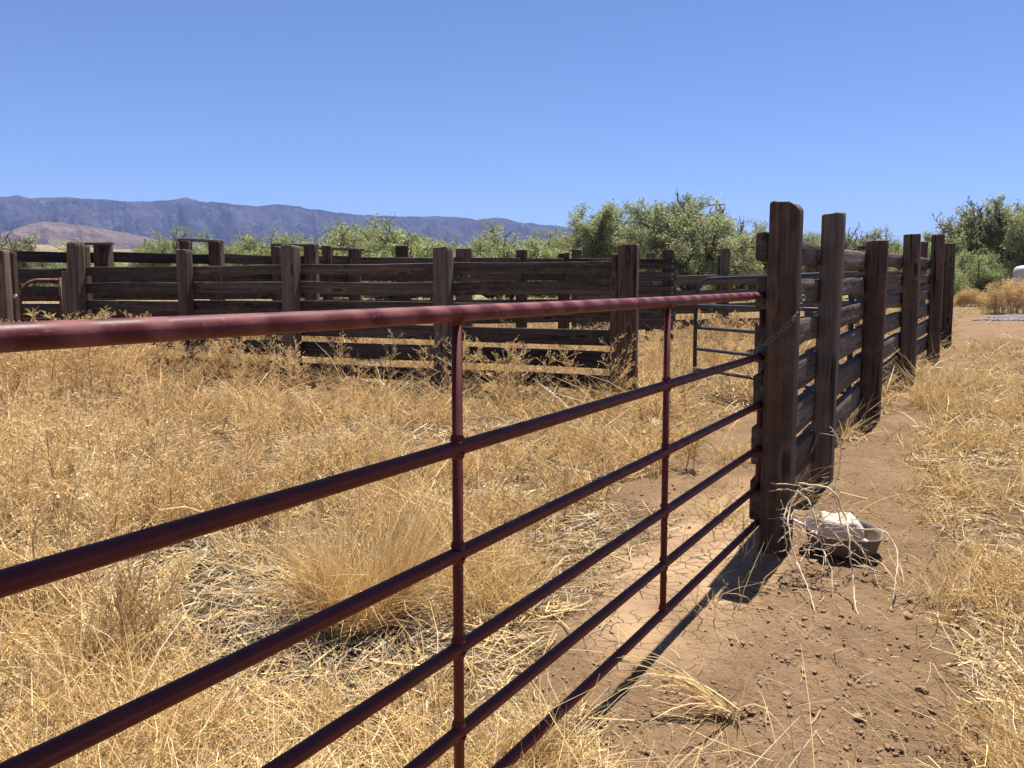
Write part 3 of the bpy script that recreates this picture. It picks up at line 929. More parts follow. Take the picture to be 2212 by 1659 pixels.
# ------------------------------------------------------------------ grey gate standing open behind
a0 = at(1500, 822, 10.3); a1 = at(1838, 700, 7.9)
GG = empty('pipe_gate', (a0[0], a0[1], gz(a0[0], a0[1])), 'grey tube gate with rounded top corner standing open behind the tall posts', 'gate')
gl = np.array(GG.location)
hd = np.array([a1[0] - a0[0], a1[1] - a0[1], 0]); hl = np.linalg.norm(hd); hd /= hl
z_at = lambda yl, yr: (at(1508, yl, a0[1])[2], at(1770, yr, 7.25)[2])
zl = at(1530, 602.5, 9.9)[2]; zr = at(1765, 593, 8.3)[2]
P = [np.array([a0[0], a0[1], float(gz(a0[0], a0[1])) + .16]), np.array([a0[0], a0[1], zl - .30])]
for q in range(1, 9):
    a = q / 8 * math.pi / 2
    P.append(np.array([a0[0], a0[1], zl - .30]) + hd * .30 * (1 - math.cos(a)) + up * .30 * math.sin(a))
P += [np.array([a0[0], a0[1], zr]) + hd * (hl - .3)]
for q in range(1, 9):
    a = q / 8 * math.pi / 2
    P.append(np.array([a0[0], a0[1], zr - .3]) + hd * (hl - .3 + .3 * math.sin(a)) + up * .3 * math.cos(a))
P += [np.array([a1[0], a1[1], .18])]
V, F = tube(P, .027, 12); new_mesh('frame', V - gl, F, M['greymetal'], True, None, GG)
for (yl, yr, r) in ((660, 661, .022), (707.5, 713, .022), (753, 768, .022), (797, 825, .022)):
    A_, B_ = at(1507, yl, a0[1]), at(1600, yl + (yr - yl) * .45, 9.0)
    zA = A_[2]; zB = zA + .02
    V, F = tube([np.array([a0[0], a0[1], zA]), np.array([a1[0], a1[1], zB])], r, 10); new_mesh('rail', V - gl, F, M['greymetal'], True, None, GG)
mid = np.array([a0[0], a0[1], 0]) + hd * hl * .97
bz = at(1507, 707.5, a0[1])[2]
V, F = tube([np.array([a0[0], a0[1], bz + .13]), np.array([a0[0], a0[1], bz]) + hd * .14], .010, 6); new_mesh('brace', V - gl, F, M['greymetal'], True, None, GG)

# ------------------------------------------------------------------ feed tub with salt block
tc_ = gpt(1818, 1192); TR = .205
TB = empty('feed_tub', (tc_[0], tc_[1], tc_[2]), 'weathered grey rubber feed tub on the dirt beside the chained post', 'tub')
prof = [(0.0, .012), (.13, .012), (.155, .012), (.165, .03), (.188, .125), (.196, .150), (.208, .156), (.212, .148), (.205, .140), (.198, .128), (.178, .04), (.150, .025), (.0, .025)]
# tub wall (outer then inner) as a lathe, tilted a little
k = 40; a = np.arange(k) * 2 * math.pi / k
V = np.array([[r * math.cos(x) * (1 + .025 * math.sin(2 * x + .6)), r * math.sin(x), z + .006 * math.sin(3 * x) * (z > .1)] for r, z in prof for x in a])
m_ = len(prof)
i = np.arange(m_ - 1)[:, None]; j = np.arange(k)[None]
F = np.stack([i * k + j, i * k + (j + 1) % k, (i + 1) * k + (j + 1) % k, (i + 1) * k + j], -1).reshape(-1, 4)
V[:, 2] = V[:, 2] * .82 + V[:, 0] * -.05 + V[:, 1] * .04 + .010
new_mesh('bowl', V, F, M['tub'], True, None, TB)
h_ = [np.array([-.20 + .0 * q, -.03 + .06 * q / 8, .15]) + np.array([-.075 * math.sin(math.pi * q / 8), .11 * q / 8, .03 * math.sin(math.pi * q / 8)]) for q in range(9)]
V, F = tube(h_, .006, 8); new_mesh('handle', V, F, M['bolt'], True, None, TB)
# salty crust lying in the tub
A = Acc()
rr = np.linspace(0.01, .172, 6); k = 24; a = np.arange(k) * 2 * math.pi / k
V = np.array([[r * math.cos(x), r * math.sin(x), .052 + .012 * fbm(np.array(r * math.cos(x) * 20), np.array(r * math.sin(x) * 20), 2, 4) - (0.012 if r > .16 else 0)] for r in rr for x in a])
V[:, 2] += V[:, 0] * -.06 + V[:, 1] * .10 + .012
i = np.arange(5)[:, None]; j = np.arange(k)[None]
F = np.stack([i * k + j, (i + 1) * k + j, (i + 1) * k + (j + 1) % k, i * k + (j + 1) % k], -1).reshape(-1, 4)
tag(new_mesh('salt_crust', V, F, M['salt'], True, None, None, tuple(tc_)), 'thin white salt crust lying in the bottom of the feed tub', 'salt')
# licked salt block
nx, ny, nz = 26, 22, 14
def block_pts():
    import itertools
    bm_v, bm_f = [], []
    idx = {}
    def vid(i, j, k_):
        key = (i, j, k_)
        if key not in idx:
            x, y, z = i / (nx - 1) - .5, j / (ny - 1) - .5, k_ / (nz - 1) - .5
            # superellipsoid rounding
            p = 7
            n_ = (abs(2 * x) ** p + abs(2 * y) ** p + abs(2 * z) ** p) ** (1 / p)
            s = max(abs(2 * x), abs(2 * y), abs(2 * z)) / (n_ + 1e-9)
            x, y, z = x * s, y * s, z * s
            idx[key] = len(bm_v); bm_v.append((x, y, z))
        return idx[key]
    for i in range(nx - 1):
        for j in range(ny - 1):
            bm_f.append((vid(i, j, 0), vid(i, j + 1, 0), vid(i + 1, j + 1, 0), vid(i + 1, j, 0)))
            bm_f.append((vid(i, j, nz - 1), vid(i + 1, j, nz - 1), vid(i + 1, j + 1, nz - 1), vid(i, j + 1, nz - 1)))
    for i in range(nx - 1):
        for k_ in range(nz - 1):
            bm_f.append((vid(i, 0, k_), vid(i + 1, 0, k_), vid(i + 1, 0, k_ + 1), vid(i, 0, k_ + 1)))
            bm_f.append((vid(i, ny - 1, k_), vid(i, ny - 1, k_ + 1), vid(i + 1, ny - 1, k_ + 1), vid(i + 1, ny - 1, k_)))
    for j in range(ny - 1):
        for k_ in range(nz - 1):
            bm_f.append((vid(0, j, k_), vid(0, j, k_ + 1), vid(0, j + 1, k_ + 1), vid(0, j + 1, k_)))
            bm_f.append((vid(nx - 1, j, k_), vid(nx - 1, j + 1, k_), vid(nx - 1, j + 1, k_ + 1), vid(nx - 1, j, k_ + 1)))
    return np.array(bm_v), np.array(bm_f)
BV, BF = block_pts()
V = BV * np.array([.215, .19, .15])
V[:, 2] += .008 * np.sin(V[:, 0] * 40) * (V[:, 2] > .02) - .035 * np.clip(V[:, 0] / .1 - .55, 0, 1) * (V[:, 2] > 0) + .012 * (vnoise(V[:, 0] * 26, V[:, 1] * 26, 3) - .5)
V[:, 0] += .012 * (vnoise(V[:, 2] * 26, V[:, 1] * 26, 5) - .5); V[:, 1] += .012 * (vnoise(V[:, 0] * 26, V[:, 2] * 26, 6) - .5)
SB = new_mesh('salt_block', V, BF, M['salt'], True, None, None, (tc_[0] - .0, tc_[1] + .02, tc_[2] + .118))
SB.rotation_euler = (0.05, 0.06, -0.25)
tag(SB, 'worn white salt lick block sitting in the feed tub', 'salt block')

# ------------------------------------------------------------------ dead thorny branch leaning by the post
def z7(x, y): return ((2100 + x / 2.458) * .7373, (1200 + y / 2.458) * .7373)
twigs = [
    ([(590, 530), (700, 545), (800, 560), (860, 610), (890, 690), (930, 790), (955, 900), (960, 1050), (980, 1160), (985, 1280), (1000, 1400), (1020, 1480), (990, 1540)], 3.85, 1, 5.2),
    ([(580, 590), (650, 640), (690, 720), (720, 850), (750, 950), (770, 1030), (830, 1150), (830, 1280), (840, 1390), (770, 1440), (760, 1490)], 3.85, 1, 4.6),
    ([(575, 600), (510, 690), (480, 790), (490, 900), (505, 1020), (560, 1160), (600, 1200)], 3.86, 0, 4.5),
    ([(580, 600), (530, 700), (510, 800), (530, 920), (550, 1020), (600, 1160), (650, 1270), (690, 1390), (715, 1480)], 3.85, 1, 4.6),
    ([(390, 530), (480, 535), (590, 545)], 3.85, 0, 3), ([(380, 590), (450, 575), (530, 575), (580, 590)], 3.85, 0, 3), ([(600, 580), (700, 555), (800, 525)], 3.9, 0, 3),
    ([(1010, 1000), (900, 830), (850, 650), (840, 570), (870, 480), (890, 380), (895, 270), (870, 190), (820, 130)], 4.05, 0, 3.6),
    ([(975, 860), (1080, 860), (1170, 865), (1240, 900), (1280, 970), (1300, 1050), (1300, 1150), (1280, 1280), (1260, 1420), (1230, 1500), (1170, 1550)], 3.85, 1, 4.0),
    ([(960, 900), (1040, 1010), (1110, 1120), (1150, 1230), (1200, 1340), (1280, 1390), (1340, 1440)], 3.85, 1, 3.8),
    ([(640, 900), (760, 850), (880, 850), (960, 830)], 3.9, 0, 3), ([(440, 960), (560, 830), (640, 760), (780, 640), (830, 600)], 3.9, 0, 3.2),
    ([(700, 760), (820, 860), (900, 960), (1000, 1050), (1180, 1110)], 3.9, 0, 3), ([(985, 1120), (1100, 1140), (1180, 1170), (1260, 1215)], 3.75, 0, 3),
    ([(1000, 1380), (1080, 1430), (1140, 1500), (1130, 1570)], 3.5, 1, 3), ([(820, 1560), (900, 1540), (990, 1520)], 3.4, 1, 2.6), ([(480, 1230), (570, 1190)], 3.7, 0, 2.4),
    ([(690, 700), (600, 840), (640, 900), (640, 1000), (660, 1080)], 3.95, 0, 3), ([(500, 720), (620, 870), (720, 930), (860, 930)], 3.95, 0, 2.6),
    ([(560, 900), (640, 1010), (800, 1010), (900, 940)], 3.95, 0, 2.6), ([(590, 545), (640, 580), (720, 600), (740, 560)], 3.88, 0, 2.6), ([(745, 930), (640, 1030), (590, 1120)], 3.85, 0, 2.6),
    ([(700, 1050), (770, 1060), (760, 1200)], 3.8, 0, 2.4), ([(860, 700), (760, 800), (650, 960)], 3.92, 0, 2.6), ([(780, 1000), (880, 960), (980, 900), (1080, 960)], 3.85, 0, 2.4),
]
rt = np.random.default_rng(5)
for _ in range(22):
    a = np.array([rt.uniform(470, 1000), rt.uniform(600, 1050)]); d_ = rt.normal(0, 1, 2); d_ /= np.linalg.norm(d_); L_ = rt.uniform(60, 190)
    twigs.append(([tuple(a + d_ * L_ * f + rt.normal(0, 9, 2)) for f in (-.5, -.2, .15, .5)], rt.uniform(3.8, 4.0), 0, rt.uniform(1.6, 2.6)))
A = Acc()
for tw, Y0, grounded, rmm in twigs:
    pts = [z7(*q) for q in tw]
    Ye = gpt(*pts[-1])[1] + .02 if grounded else Y0 - .05
    P = []
    for q, p in enumerate(pts):
        f = q / (len(pts) - 1)
        P.append(at(p[0], p[1], Y0 + (Ye - Y0) * f ** 1.5 + (0.03 * math.sin(q * 2.1) if not grounded else 0.015 * math.sin(q * 1.7))))
    P = np.array(P)
    # resample with knobbly wobble
    s = np.r_[0, np.cumsum(np.linalg.norm(np.diff(P, axis=0), axis=1))]
    n = max(6, int(s[-1] / .022))
    ss = np.linspace(0, s[-1], n)
    Q = np.stack([np.interp(ss, s, P[:, k]) for k in range(3)], -1)
    Q = Q + rng.normal(0, .0022, Q.shape)
    rad = rmm * .001 * np.linspace(1, .6, n) * 1.05
    V, F = tube(Q, rad, 6); A.add(V, F)
    for q in range(1, n - 1):
        if rng.random() < .55:
            d = Q[q + 1] - Q[q - 1]; d /= np.linalg.norm(d)
            nrm = rng.normal(0, 1, 3); nrm -= (nrm @ d) * d; nrm /= np.linalg.norm(nrm)
            ln = rng.uniform(.010, .022)
            V, F = tube([Q[q], Q[q] + nrm * ln * .6 + d * ln * .2, Q[q] + nrm * ln + d * ln * .5], [rad[q] * .5, .0011, .0005], 4); A.add(V, F)
    for _ in range(int(n / 9)):
        q = rng.integers(1, n - 1); d = rng.normal(0, 1, 3); d[2] *= .6; d /= np.linalg.norm(d); ln = rng.uniform(.05, .14)
        pp = [Q[q] + d * ln * f + rng.normal(0, .004, 3) for f in np.linspace(0, 1, 5)]; pp[0] = Q[q]
        if min(p[2] for p in pp) < .0: continue
        V, F = tube(pp, np.linspace(rad[q] * .6, .0008, 5), 5); A.add(V, F)
V, F = A.get()
M['deadtwig'] = simple('dead_thorny_twig', (0.56, 0.43, 0.28), 0.8, 0, .3, 25)
o0 = gpt(*z7(700, 1100))
tag(new_mesh('dead_branch', V - o0, F, M['deadtwig'], True, None, None, tuple(o0)), 'tangled dead thorny branch arching over the feed tub and the base of the chained post', 'branch')

# ------------------------------------------------------------------ ribbons (grass blades, straws, twigs)
def ribbons(P, W, col, facing=None):
    """P (n,k,3) polylines, W (n,k) widths, col (n,3) -> verts, quads, colours"""
    n, k, _ = P.shape
    T = np.gradient(P, axis=1)
    if facing is None:
        facing = rng.normal(0, 1, (n, 1, 3))
    S = np.cross(T, facing); S /= np.linalg.norm(S, axis=2, keepdims=True) + 1e-9
    Lf = P - S * W[..., None] / 2; Rt = P + S * W[..., None] / 2
    V = np.stack([Lf, Rt], 2).reshape(-1, 3)
    i = np.arange(n)[:, None] * (2 * k) + np.arange(k - 1)[None] * 2
    F = np.stack([i, i + 1, i + 3, i + 2], -1).reshape(-1, 4)
    C = np.repeat(np.concatenate([col, np.ones((n, 1))], 1), 2 * k, 0)
    return V, F, C


def blades(x, y, z, h, lean, az, bend, w, col, k=4):
    n = len(x)
    t = np.linspace(0, 1, k)[None, :]
    hx = lean[:, None] * t + bend[:, None] * t ** 2
    hz = t * np.sqrt(np.clip(1 - (lean * .5)[:, None] ** 2, .2, 1)) - .42 * np.abs(bend[:, None]) * t ** 2
    wob = rng.normal(0, .035, (n, k, 2)) * t[..., None]
    P = np.stack([x[:, None] + h[:, None] * (hx * np.sin(az)[:, None] + wob[..., 0]),
                  y[:, None] + h[:, None] * (hx * np.cos(az)[:, None] + wob[..., 1]),
                  z[:, None] + h[:, None] * hz], -1)
    W = w[:, None] * (1 - .75 * t ** 2)
    return ribbons(P, W, col)


def logpolar(n, r0, r1, a=52):
    r = np.exp(rng.uniform(math.log(r0), math.log(r1), n)); th = np.radians(rng.uniform(-a, a, n))
    return r * np.sin(th), r * np.cos(th), r


def straw_col(n, warm=0.0, var=.16):
    base = np.array([0.74, 0.545, 0.245]); wc = np.array([0.58, 0.395, 0.175]); gy = np.array([0.48, 0.38, 0.26])
    a = np.clip(rng.normal(.25, .25, n) + warm, 0, 1)[:, None]; b = np.clip(rng.normal(.1, .25, n), 0, .8)[:, None]
    c = base * (1 - a) + wc * a; c = c * (1 - b) + gy * b
    return np.clip(c * rng.normal(1, var, (n, 1)), .03, .85)


STUFF_V, STUFF_F, STUFF_C, nv = [], [], [], 0
class Ribs:
    def __init__(s): s.V = []; s.F = []; s.C = []; s.n = 0
    def add(s, V, F, C): s.V.append(V.astype(np.float32)); s.F.append((F + s.n).astype(np.int32)); s.C.append(C.astype(np.float32)); s.n += len(V)
    def make(s, name, mat, loc=None):
        V = np.concatenate(s.V)
        if loc is not None: V = V - np.asarray(loc, np.float32)
        return new_mesh(name, V, np.concatenate(s.F), mat, False, {'col': ('FLOAT_COLOR', np.concatenate(s.C))}, None, loc)


def grass_field():
    G = Ribs()
    # short and medium tussock grass over pen and verge
    x, y, r = logpolar(290000, 1.0, 46, 50)
    path, inner, mud, lit = masks(x, y)
    clump = fbm(x * 2.6, y * 2.6, 3, 61); big = fbm(x * .55, y * .55, 3, 62)
    dens = sst(.43, .57, clump) * .95 + .05
    dens *= (1 - .985 * np.maximum(path, inner)) * (1 - .97 * lit)
    s = side(x, y)
    fore = (s < .25) & (r < 3.2)
    dens = np.where(fore, dens * .5, dens)
    dens *= np.where(s < 0, 1, .95)
    keep = rng.random(len(x)) < dens
    x, y, r, s, clump, big = x[keep], y[keep], r[keep], s[keep], clump[keep], big[keep]
    n = len(x)
    h = np.clip(rng.gamma(3.0, .045, n), .03, .45) * (.55 + 1.1 * sst(.45, .65, clump)) * np.where(s < 0, 1, .9)
    h *= np.where(r > 8, 1.1, 1) * np.where((r < 3.2) & (s < 0), .8, 1) * np.where(s > 0, .68, 1)
    az = rng.uniform(0, 2 * math.pi, n)
    # flattened in swirls
    flat = sst(.45, .7, fbm(x * 1.2 + 7, y * 1.2, 2, 66))
    lean = rng.uniform(.05, .6, n) + .5 * flat; bend = rng.uniform(0, .8, n)
    w = .0014 + .00115 * r * rng.uniform(.6, 1.4, n)
    w = np.minimum(w, .02)
    col = straw_col(n, np.where((s < 0) & (r > 4.5), .22, -.1) * 1.0)
    G.add(*blades(x, y, gz(x, y) - .01, h, lean, az, bend, w, col, 4))
    # gate-foot tuft and foreground tufts
    for (px, py, nb, hh, spread) in [(1150, 1655, 420, .19, .09), (1050, 1700, 380, .17, .12),  (60, 1500, 320, .22, .22), (250, 1640, 380, .18, .28), (420, 1580, 220, .16, .2),
                                     (620, 1640, 350, .18, .22), (800, 1580, 200, .16, .15), (60, 1360, 220, .2, .15), (2215, 1660, 60, .2, .10), (2240, 1400, 200, .2, .2), (2180, 1250, 200, .2, .2),
                                     (2200, 1080, 400, .2, .3), (2120, 960, 300, .2, .3), (2200, 900, 400, .3, .4), (2110, 840, 300, .3, .35), (1000, 1230, 260, .2, .2), (1130, 1250, 260, .18, .2),
                                     (1560, 1120, 130, .16, .12), (1600, 1000, 120, .2, .14), (1985, 1090, 80, .12, .15), (2020, 1300, 120, .14, .16)]:
        g = gpt(px, py)
        xx = g[0] + rng.normal(0, spread, nb); yy = g[1] + rng.normal(0, spread, nb)
        rr_ = np.hypot(xx, yy)
        G.add(*blades(xx, yy, gz(xx, yy) - .01, hh * rng.uniform(.5, 1.4, nb), rng.uniform(.05, .7, nb), rng.uniform(0, 6.28, nb), rng.uniform(0, .9, nb),
                      .0016 + .0007 * rr_, straw_col(nb, -.15), 5))
    o = G.make('dry_grass', M['straw'])
    tag(o, 'pale golden dry grass covering the pen and the verge beside the path', 'grass', kind='stuff')


grass_field()


def litter():
    G = Ribs()
    x, y, r = logpolar(150000, .9, 16, 50)
    path, inner, mud, lit = masks(x, y)
    cl = fbm(x * 2.1, y * 2.1, 3, 71)
    dens = .25 + .75 * sst(.42, .62, cl)
    edge = np.maximum(path, inner)
    s = side(x, y)
    pm = fbm(x * 1.4, y * 1.4, 3, 77)
    dens *= np.where(edge > .5, .035 + .10 * sst(.52, .7, pm) * (s > .2), 1)
    dens = np.where(lit > .4, np.maximum(dens, .55), dens)
    keep = rng.random(len(x)) < dens
    x, y, r, lit, edge = x[keep], y[keep], r[keep], lit[keep], edge[keep]
    n = len(x)
    L = rng.gamma(3, .04, n).clip(.03, .35); az = rng.uniform(0, 6.28, n) ; k = 4
    t = np.linspace(-.5, .5, k)[None]
    curve = rng.normal(0, .22, n)[:, None] * (t ** 2 - .08)
    dx = np.sin(az)[:, None] * t + np.cos(az)[:, None] * curve; dy = np.cos(az)[:, None] * t - np.sin(az)[:, None] * curve
    P = np.stack([x[:, None] + L[:, None] * dx, y[:, None] + L[:, None] * dy, 0 * t + np.zeros((n, 1))], -1)
    tilt = rng.normal(0, .16, n)[:, None] * np.where(lit > .4, .6, 1)[:, None]
    P[..., 2] = gz(P[..., 0], P[..., 1]) + .007 + np.abs(rng.normal(0, .008, n))[:, None] + np.abs(tilt) * L[:, None] * (t + .5)
    col = straw_col(n, -.1, .2)
    grey = (rng.random(n) < .35 + .4 * lit)[:, None]
    col = np.where(grey, np.array([.38, .30, .20]) * rng.uniform(.35, 1.5, (n, 1)), col)
    w = (.0012 + .0008 * r) * rng.uniform(.6, 1.5, n) * np.where(edge > .5, .5, 1) * np.where(lit > .4, 1.5, 1)
    V, F, C = ribbons(P, np.repeat(w[:, None], k, 1), col, np.array([0, 0, 1.0])[None, None] + rng.normal(0, .5, (n, 1, 3)))
    G.add(V, F, C)
    tag(G.make('straw_litter', M['straw']), 'broken straw and grey twigs lying flat on the soil', 'straw', kind='stuff')


litter()


# ------------------------------------------------------------------ branching dry weeds
def weed_proto(seed, dense=1.0, spread=.5):
    r = np.random.default_rng(seed)
    P, W, T_ = [], [], []
    def strand(a, d, L, w, tone):
        b = a + d * L * .5 + r.normal(0, .03 * L, 3); c = a + d * L + r.normal(0, .05 * L, 3)
        P.append([a, b, c]); W.append([w, w * .85, w * .6]); T_.append(tone)
        return b, c
    h = 1.0
    top = np.array([r.normal(0, .10), r.normal(0, .10), h])
    pts = [np.zeros(3), top * .35 + r.normal(0, .015, 3), top * .7 + r.normal(0, .02, 3), top]
    for a, b, w in zip(pts[:-1], pts[1:], (.0135, .011, .008)):
        P.append([a, (a + b) / 2, b]); W.append([w, w * .9, w * .8]); T_.append(-.25)
    nb = int(20 * dense)
    for q in range(nb):
        f = r.uniform(.18, 1.0)
        base = np.array([np.interp(f, [0, .35, .7, 1], [p[k] for p in pts]) for k in range(3)])
        az = r.uniform(0, 6.28); el = r.uniform(.5, 1.15)
        d = np.array([math.cos(az) * math.cos(el), math.sin(az) * math.cos(el), math.sin(el)])
        L = r.uniform(.14, .40) * (1.15 - f * .6) * (.6 + spread)
        m, e = strand(base, d, L, .0048, .35)
        for _ in range(r.integers(3, 7)):
            g = r.uniform(.3, 1); bb = base + d * L * g
            d2 = d * .7 + r.normal(0, .45, 3); d2[2] = abs(d2[2]) * .8 + .1; d2 /= np.linalg.norm(d2)
            L2 = r.uniform(.04, .13)
            m2, e2 = strand(bb, d2, L2, .0036, .6)
            for _ in range(r.integers(1, 4)):
                d3 = d2 + r.normal(0, .7, 3); d3 /= np.linalg.norm(d3)
                strand(bb + d2 * L2 * r.uniform(.3, 1), d3, r.uniform(.012, .035), .0075, .9)
    return np.array(P), np.array(W), np.array(T_)


WPROTO = [weed_proto(300 + q, 1.0, .5) for q in range(5)] + [weed_proto(320 + q, 1.3, .8) for q in range(4)]


def place_weeds(G, x, y, h, warm=.3, wmul=1.0, pale=0.0, flat=1.0):
    n = len(x)
    kind = rng.integers(0, len(WPROTO), n)
    z = gz(x, y) - .02
    rad = np.hypot(x, y)
    for k in range(len(WPROTO)):
        ix = np.where(kind == k)[0]
        if not len(ix): continue
        P, W, T_ = WPROTO[k]
        a = rng.uniform(0, 6.28, len(ix)); c, s = np.cos(a), np.sin(a)
        hh = h[ix]; wd = hh * rng.uniform(.75, 1.25, len(ix)) * flat
        X = (P[None, ..., 0] * c[:, None, None] - P[None, ..., 1] * s[:, None, None]) * wd[:, None, None]
        Y = (P[None, ..., 0] * s[:, None, None] + P[None, ..., 1] * c[:, None, None]) * wd[:, None, None]
        Z = P[None, ..., 2] * hh[:, None, None]
        lx, ly = rng.normal(0, .14, len(ix)), rng.normal(0, .14, len(ix))
        X = X + lx[:, None, None] * Z; Y = Y + ly[:, None, None] * Z
        Q = np.stack([X + x[ix][:, None, None], Y + y[ix][:, None, None], Z + z[ix][:, None, None]], -1)
        m = Q.shape[1]
        Q = Q.reshape(-1, 3, 3)
        Wd = (W[None] * (.55 + .45 * hh)[:, None, None] * (.75 + .055 * rad[ix])[:, None, None] * wmul).reshape(-1, 3)
        stem = np.array([.46, .31, .155]) * (1 - pale) + np.array([.58, .43, .24]) * pale; tip = np.array([.80, .59, .28])
        tip = tip * (1 - pale) + np.array([.78, .60, .32]) * pale
        tt = np.tile(T_, len(ix))[:, None]
        plant = np.repeat(rng.normal(1, .14, len(ix)), m)[:, None]
        wr = np.repeat(np.clip(rng.normal(warm, .25, len(ix)), 0, 1), m)[:, None]
        col = (stem * (1 - tt) + tip * tt) * plant
        col = col * (1 - wr) + np.array([.66, .44, .20]) * (col.sum(1, keepdims=True) / 1.30) * wr
        G.add(*ribbons(Q, Wd, np.clip(col, .02, .8)))


def weeds():
    G = Ribs()
    x, y, r = logpolar(5200, 2.9, 9.2, 44)
    path, inner, mud, lit = masks(x, y)
    s = side(x, y)
    cl = fbm(x * .9, y * .9, 3, 81)
    # the far part of the pen is a solid stand, thinning towards the gate
    zone = sst(3.0, 5.2, r) * sst(.35, 1.1, -s)
    dens = zone * (.12 + .88 * sst(.40, .58, cl)) * (1 - inner) * (1 - lit)
    keep = rng.random(len(x)) < dens * .34
    x, y, r = x[keep], y[keep], r[keep]
    uu = x / y
    h = rng.uniform(.42, 1.0, len(x)) * np.interp(uu, [-.7, -.35, -.1, .1, .3], [.68, .58, .46, .36, .32]) * np.where((r > 6.3) & (uu > -.45), .66, 1)
    place_weeds(G, x, y, h, .0, 1.0, .45)
    # taller brown weeds along the foot of the cross fence
    n = 70
    t = rng.uniform(-.3, 4.0, n); seg_ = np.clip(t.astype(int), 0, 3); f = t - seg_
    NPa = np.array(NP)
    bx = NPa[seg_, 0] * (1 - f) + NPa[seg_ + 1, 0] * f; by = NPa[seg_, 1] * (1 - f) + NPa[seg_ + 1, 1] * f
    d = rng.gamma(2, .3, n)
    x, y = bx - .3 * d, by - d - .2
    place_weeds(G, x, y, rng.uniform(.3, .85, n), .1, 1.0)
    # a few behind it
    n = 420
    x, y, r = logpolar(n, 10.5, 17.5, 36); s = side(x, y); k = s < -.8
    place_weeds(G, x[k], y[k], rng.uniform(.3, .65, k.sum()), .1, 1.0, .4)
    n = 520
    x, y, r = logpolar(n, 17, 30, 36)
    k = side(x, y) < -.5
    place_weeds(G, x[k], y[k], rng.uniform(.4, .7, k.sum()), .15, 1.2, .4)
    # weeds in front of the left end of the corral
    n = 90
    g = [gpt(rng.uniform(-40, 330), rng.uniform(800, 900)) for _ in range(n)]
    place_weeds(G, np.array([q[0] for q in g]), np.array([q[1] for q in g]), rng.uniform(.5, .95, n), .2)
    tag(G.make('dry_weeds', M['straw']), 'branching brown dry weeds filling the pen up to the plank fence', 'weeds', kind='stuff')


weeds()


# ------------------------------------------------------------------ single clumps that stand out
def clump(px, py, nb, h, spread, leanv, label, name='grass_clump', warm=-.2, wmul=1.0, group='dry grass clumps', cat='grass clump', upright=.22):
    G = Ribs()
    g = gpt(px, py)
    a = rng.uniform(0, 6.28, nb); rr = spread * np.sqrt(rng.random(nb)) * .5
    x = g[0] + rr * np.cos(a); y = g[1] + rr * np.sin(a)
    hh = h * rng.uniform(.25, 1.05, nb) * (.75 + .25 * np.sin(a * 2 + 1))
    lean = rng.uniform(.02, upright, nb) + rr / spread * .28
    bend = np.abs(rng.normal(.25, .38, nb))
    az = math.pi / 2 - a + rng.normal(0, .9, nb)
    V, F, C = blades(x, y, gz(x, y) - .02, hh, lean, az, bend, (.0016 + .0006 * np.hypot(x, y)) * wmul * rng.uniform(.6, 1.3, nb), straw_col(nb, warm, .14), 6)
    zz = V[:, 2] - g[2]
    V = V + np.clip(zz, 0, None)[:, None] ** 1.3 * np.array(leanv)[None]
    G.add(V, F, C)
    loc = (g[0], g[1], float(gz(g[0], g[1])))
    return tag(G.make(name, M['straw'], loc), label, cat, group)


clump(775, 1340, 3400, .66, .37, (.14, .05, 0), 'big shaggy straw-coloured bunch grass between the gate rails, leaning right')
clump(560, 1200, 300, .30, .4, (-.1, .1, 0), 'low bleached grass clump just left of the big bunch grass')
clump(2010, 880, 230, .85, .4, (.05, -.1, 0), 'tall seed-headed grass clump at the foot of the far fence posts', upright=.4)
clump(2235, 1720, 14, .55, .06, (-.12, .10, 0), 'few long yellow grass stalks leaning over the path edge at the lower right', wmul=2.2, upright=.15)
# upright pale stalks, lower left
def stalks(px, py, n, h, label):
    G = Ribs(); g = gpt(px, py)
    x = g[0] + rng.normal(0, .05, n); y = g[1] + rng.normal(0, .05, n)
    place_weeds(G, x, y, h * rng.uniform(.7, 1.05, n), 0.05, 1.2, .6, .8)
    return tag(G.make('dry_weed', M['straw'], (g[0], g[1], float(gz(g[0], g[1])))), label, 'weed', 'single dry weeds')
stalks(300, 1420, 9, .50, 'spreading pale dry weed growing from the twig litter at the lower left')
stalks(120, 1330, 4, .62, 'tall thin brown weed at the left edge above the second rail')
stalks(1085, 880, 5, .55, 'leafless branching weed just right of the inner gate upright')
stalks(1475, 1010, 4, .40, 'short brown weed standing behind the second gate upright')


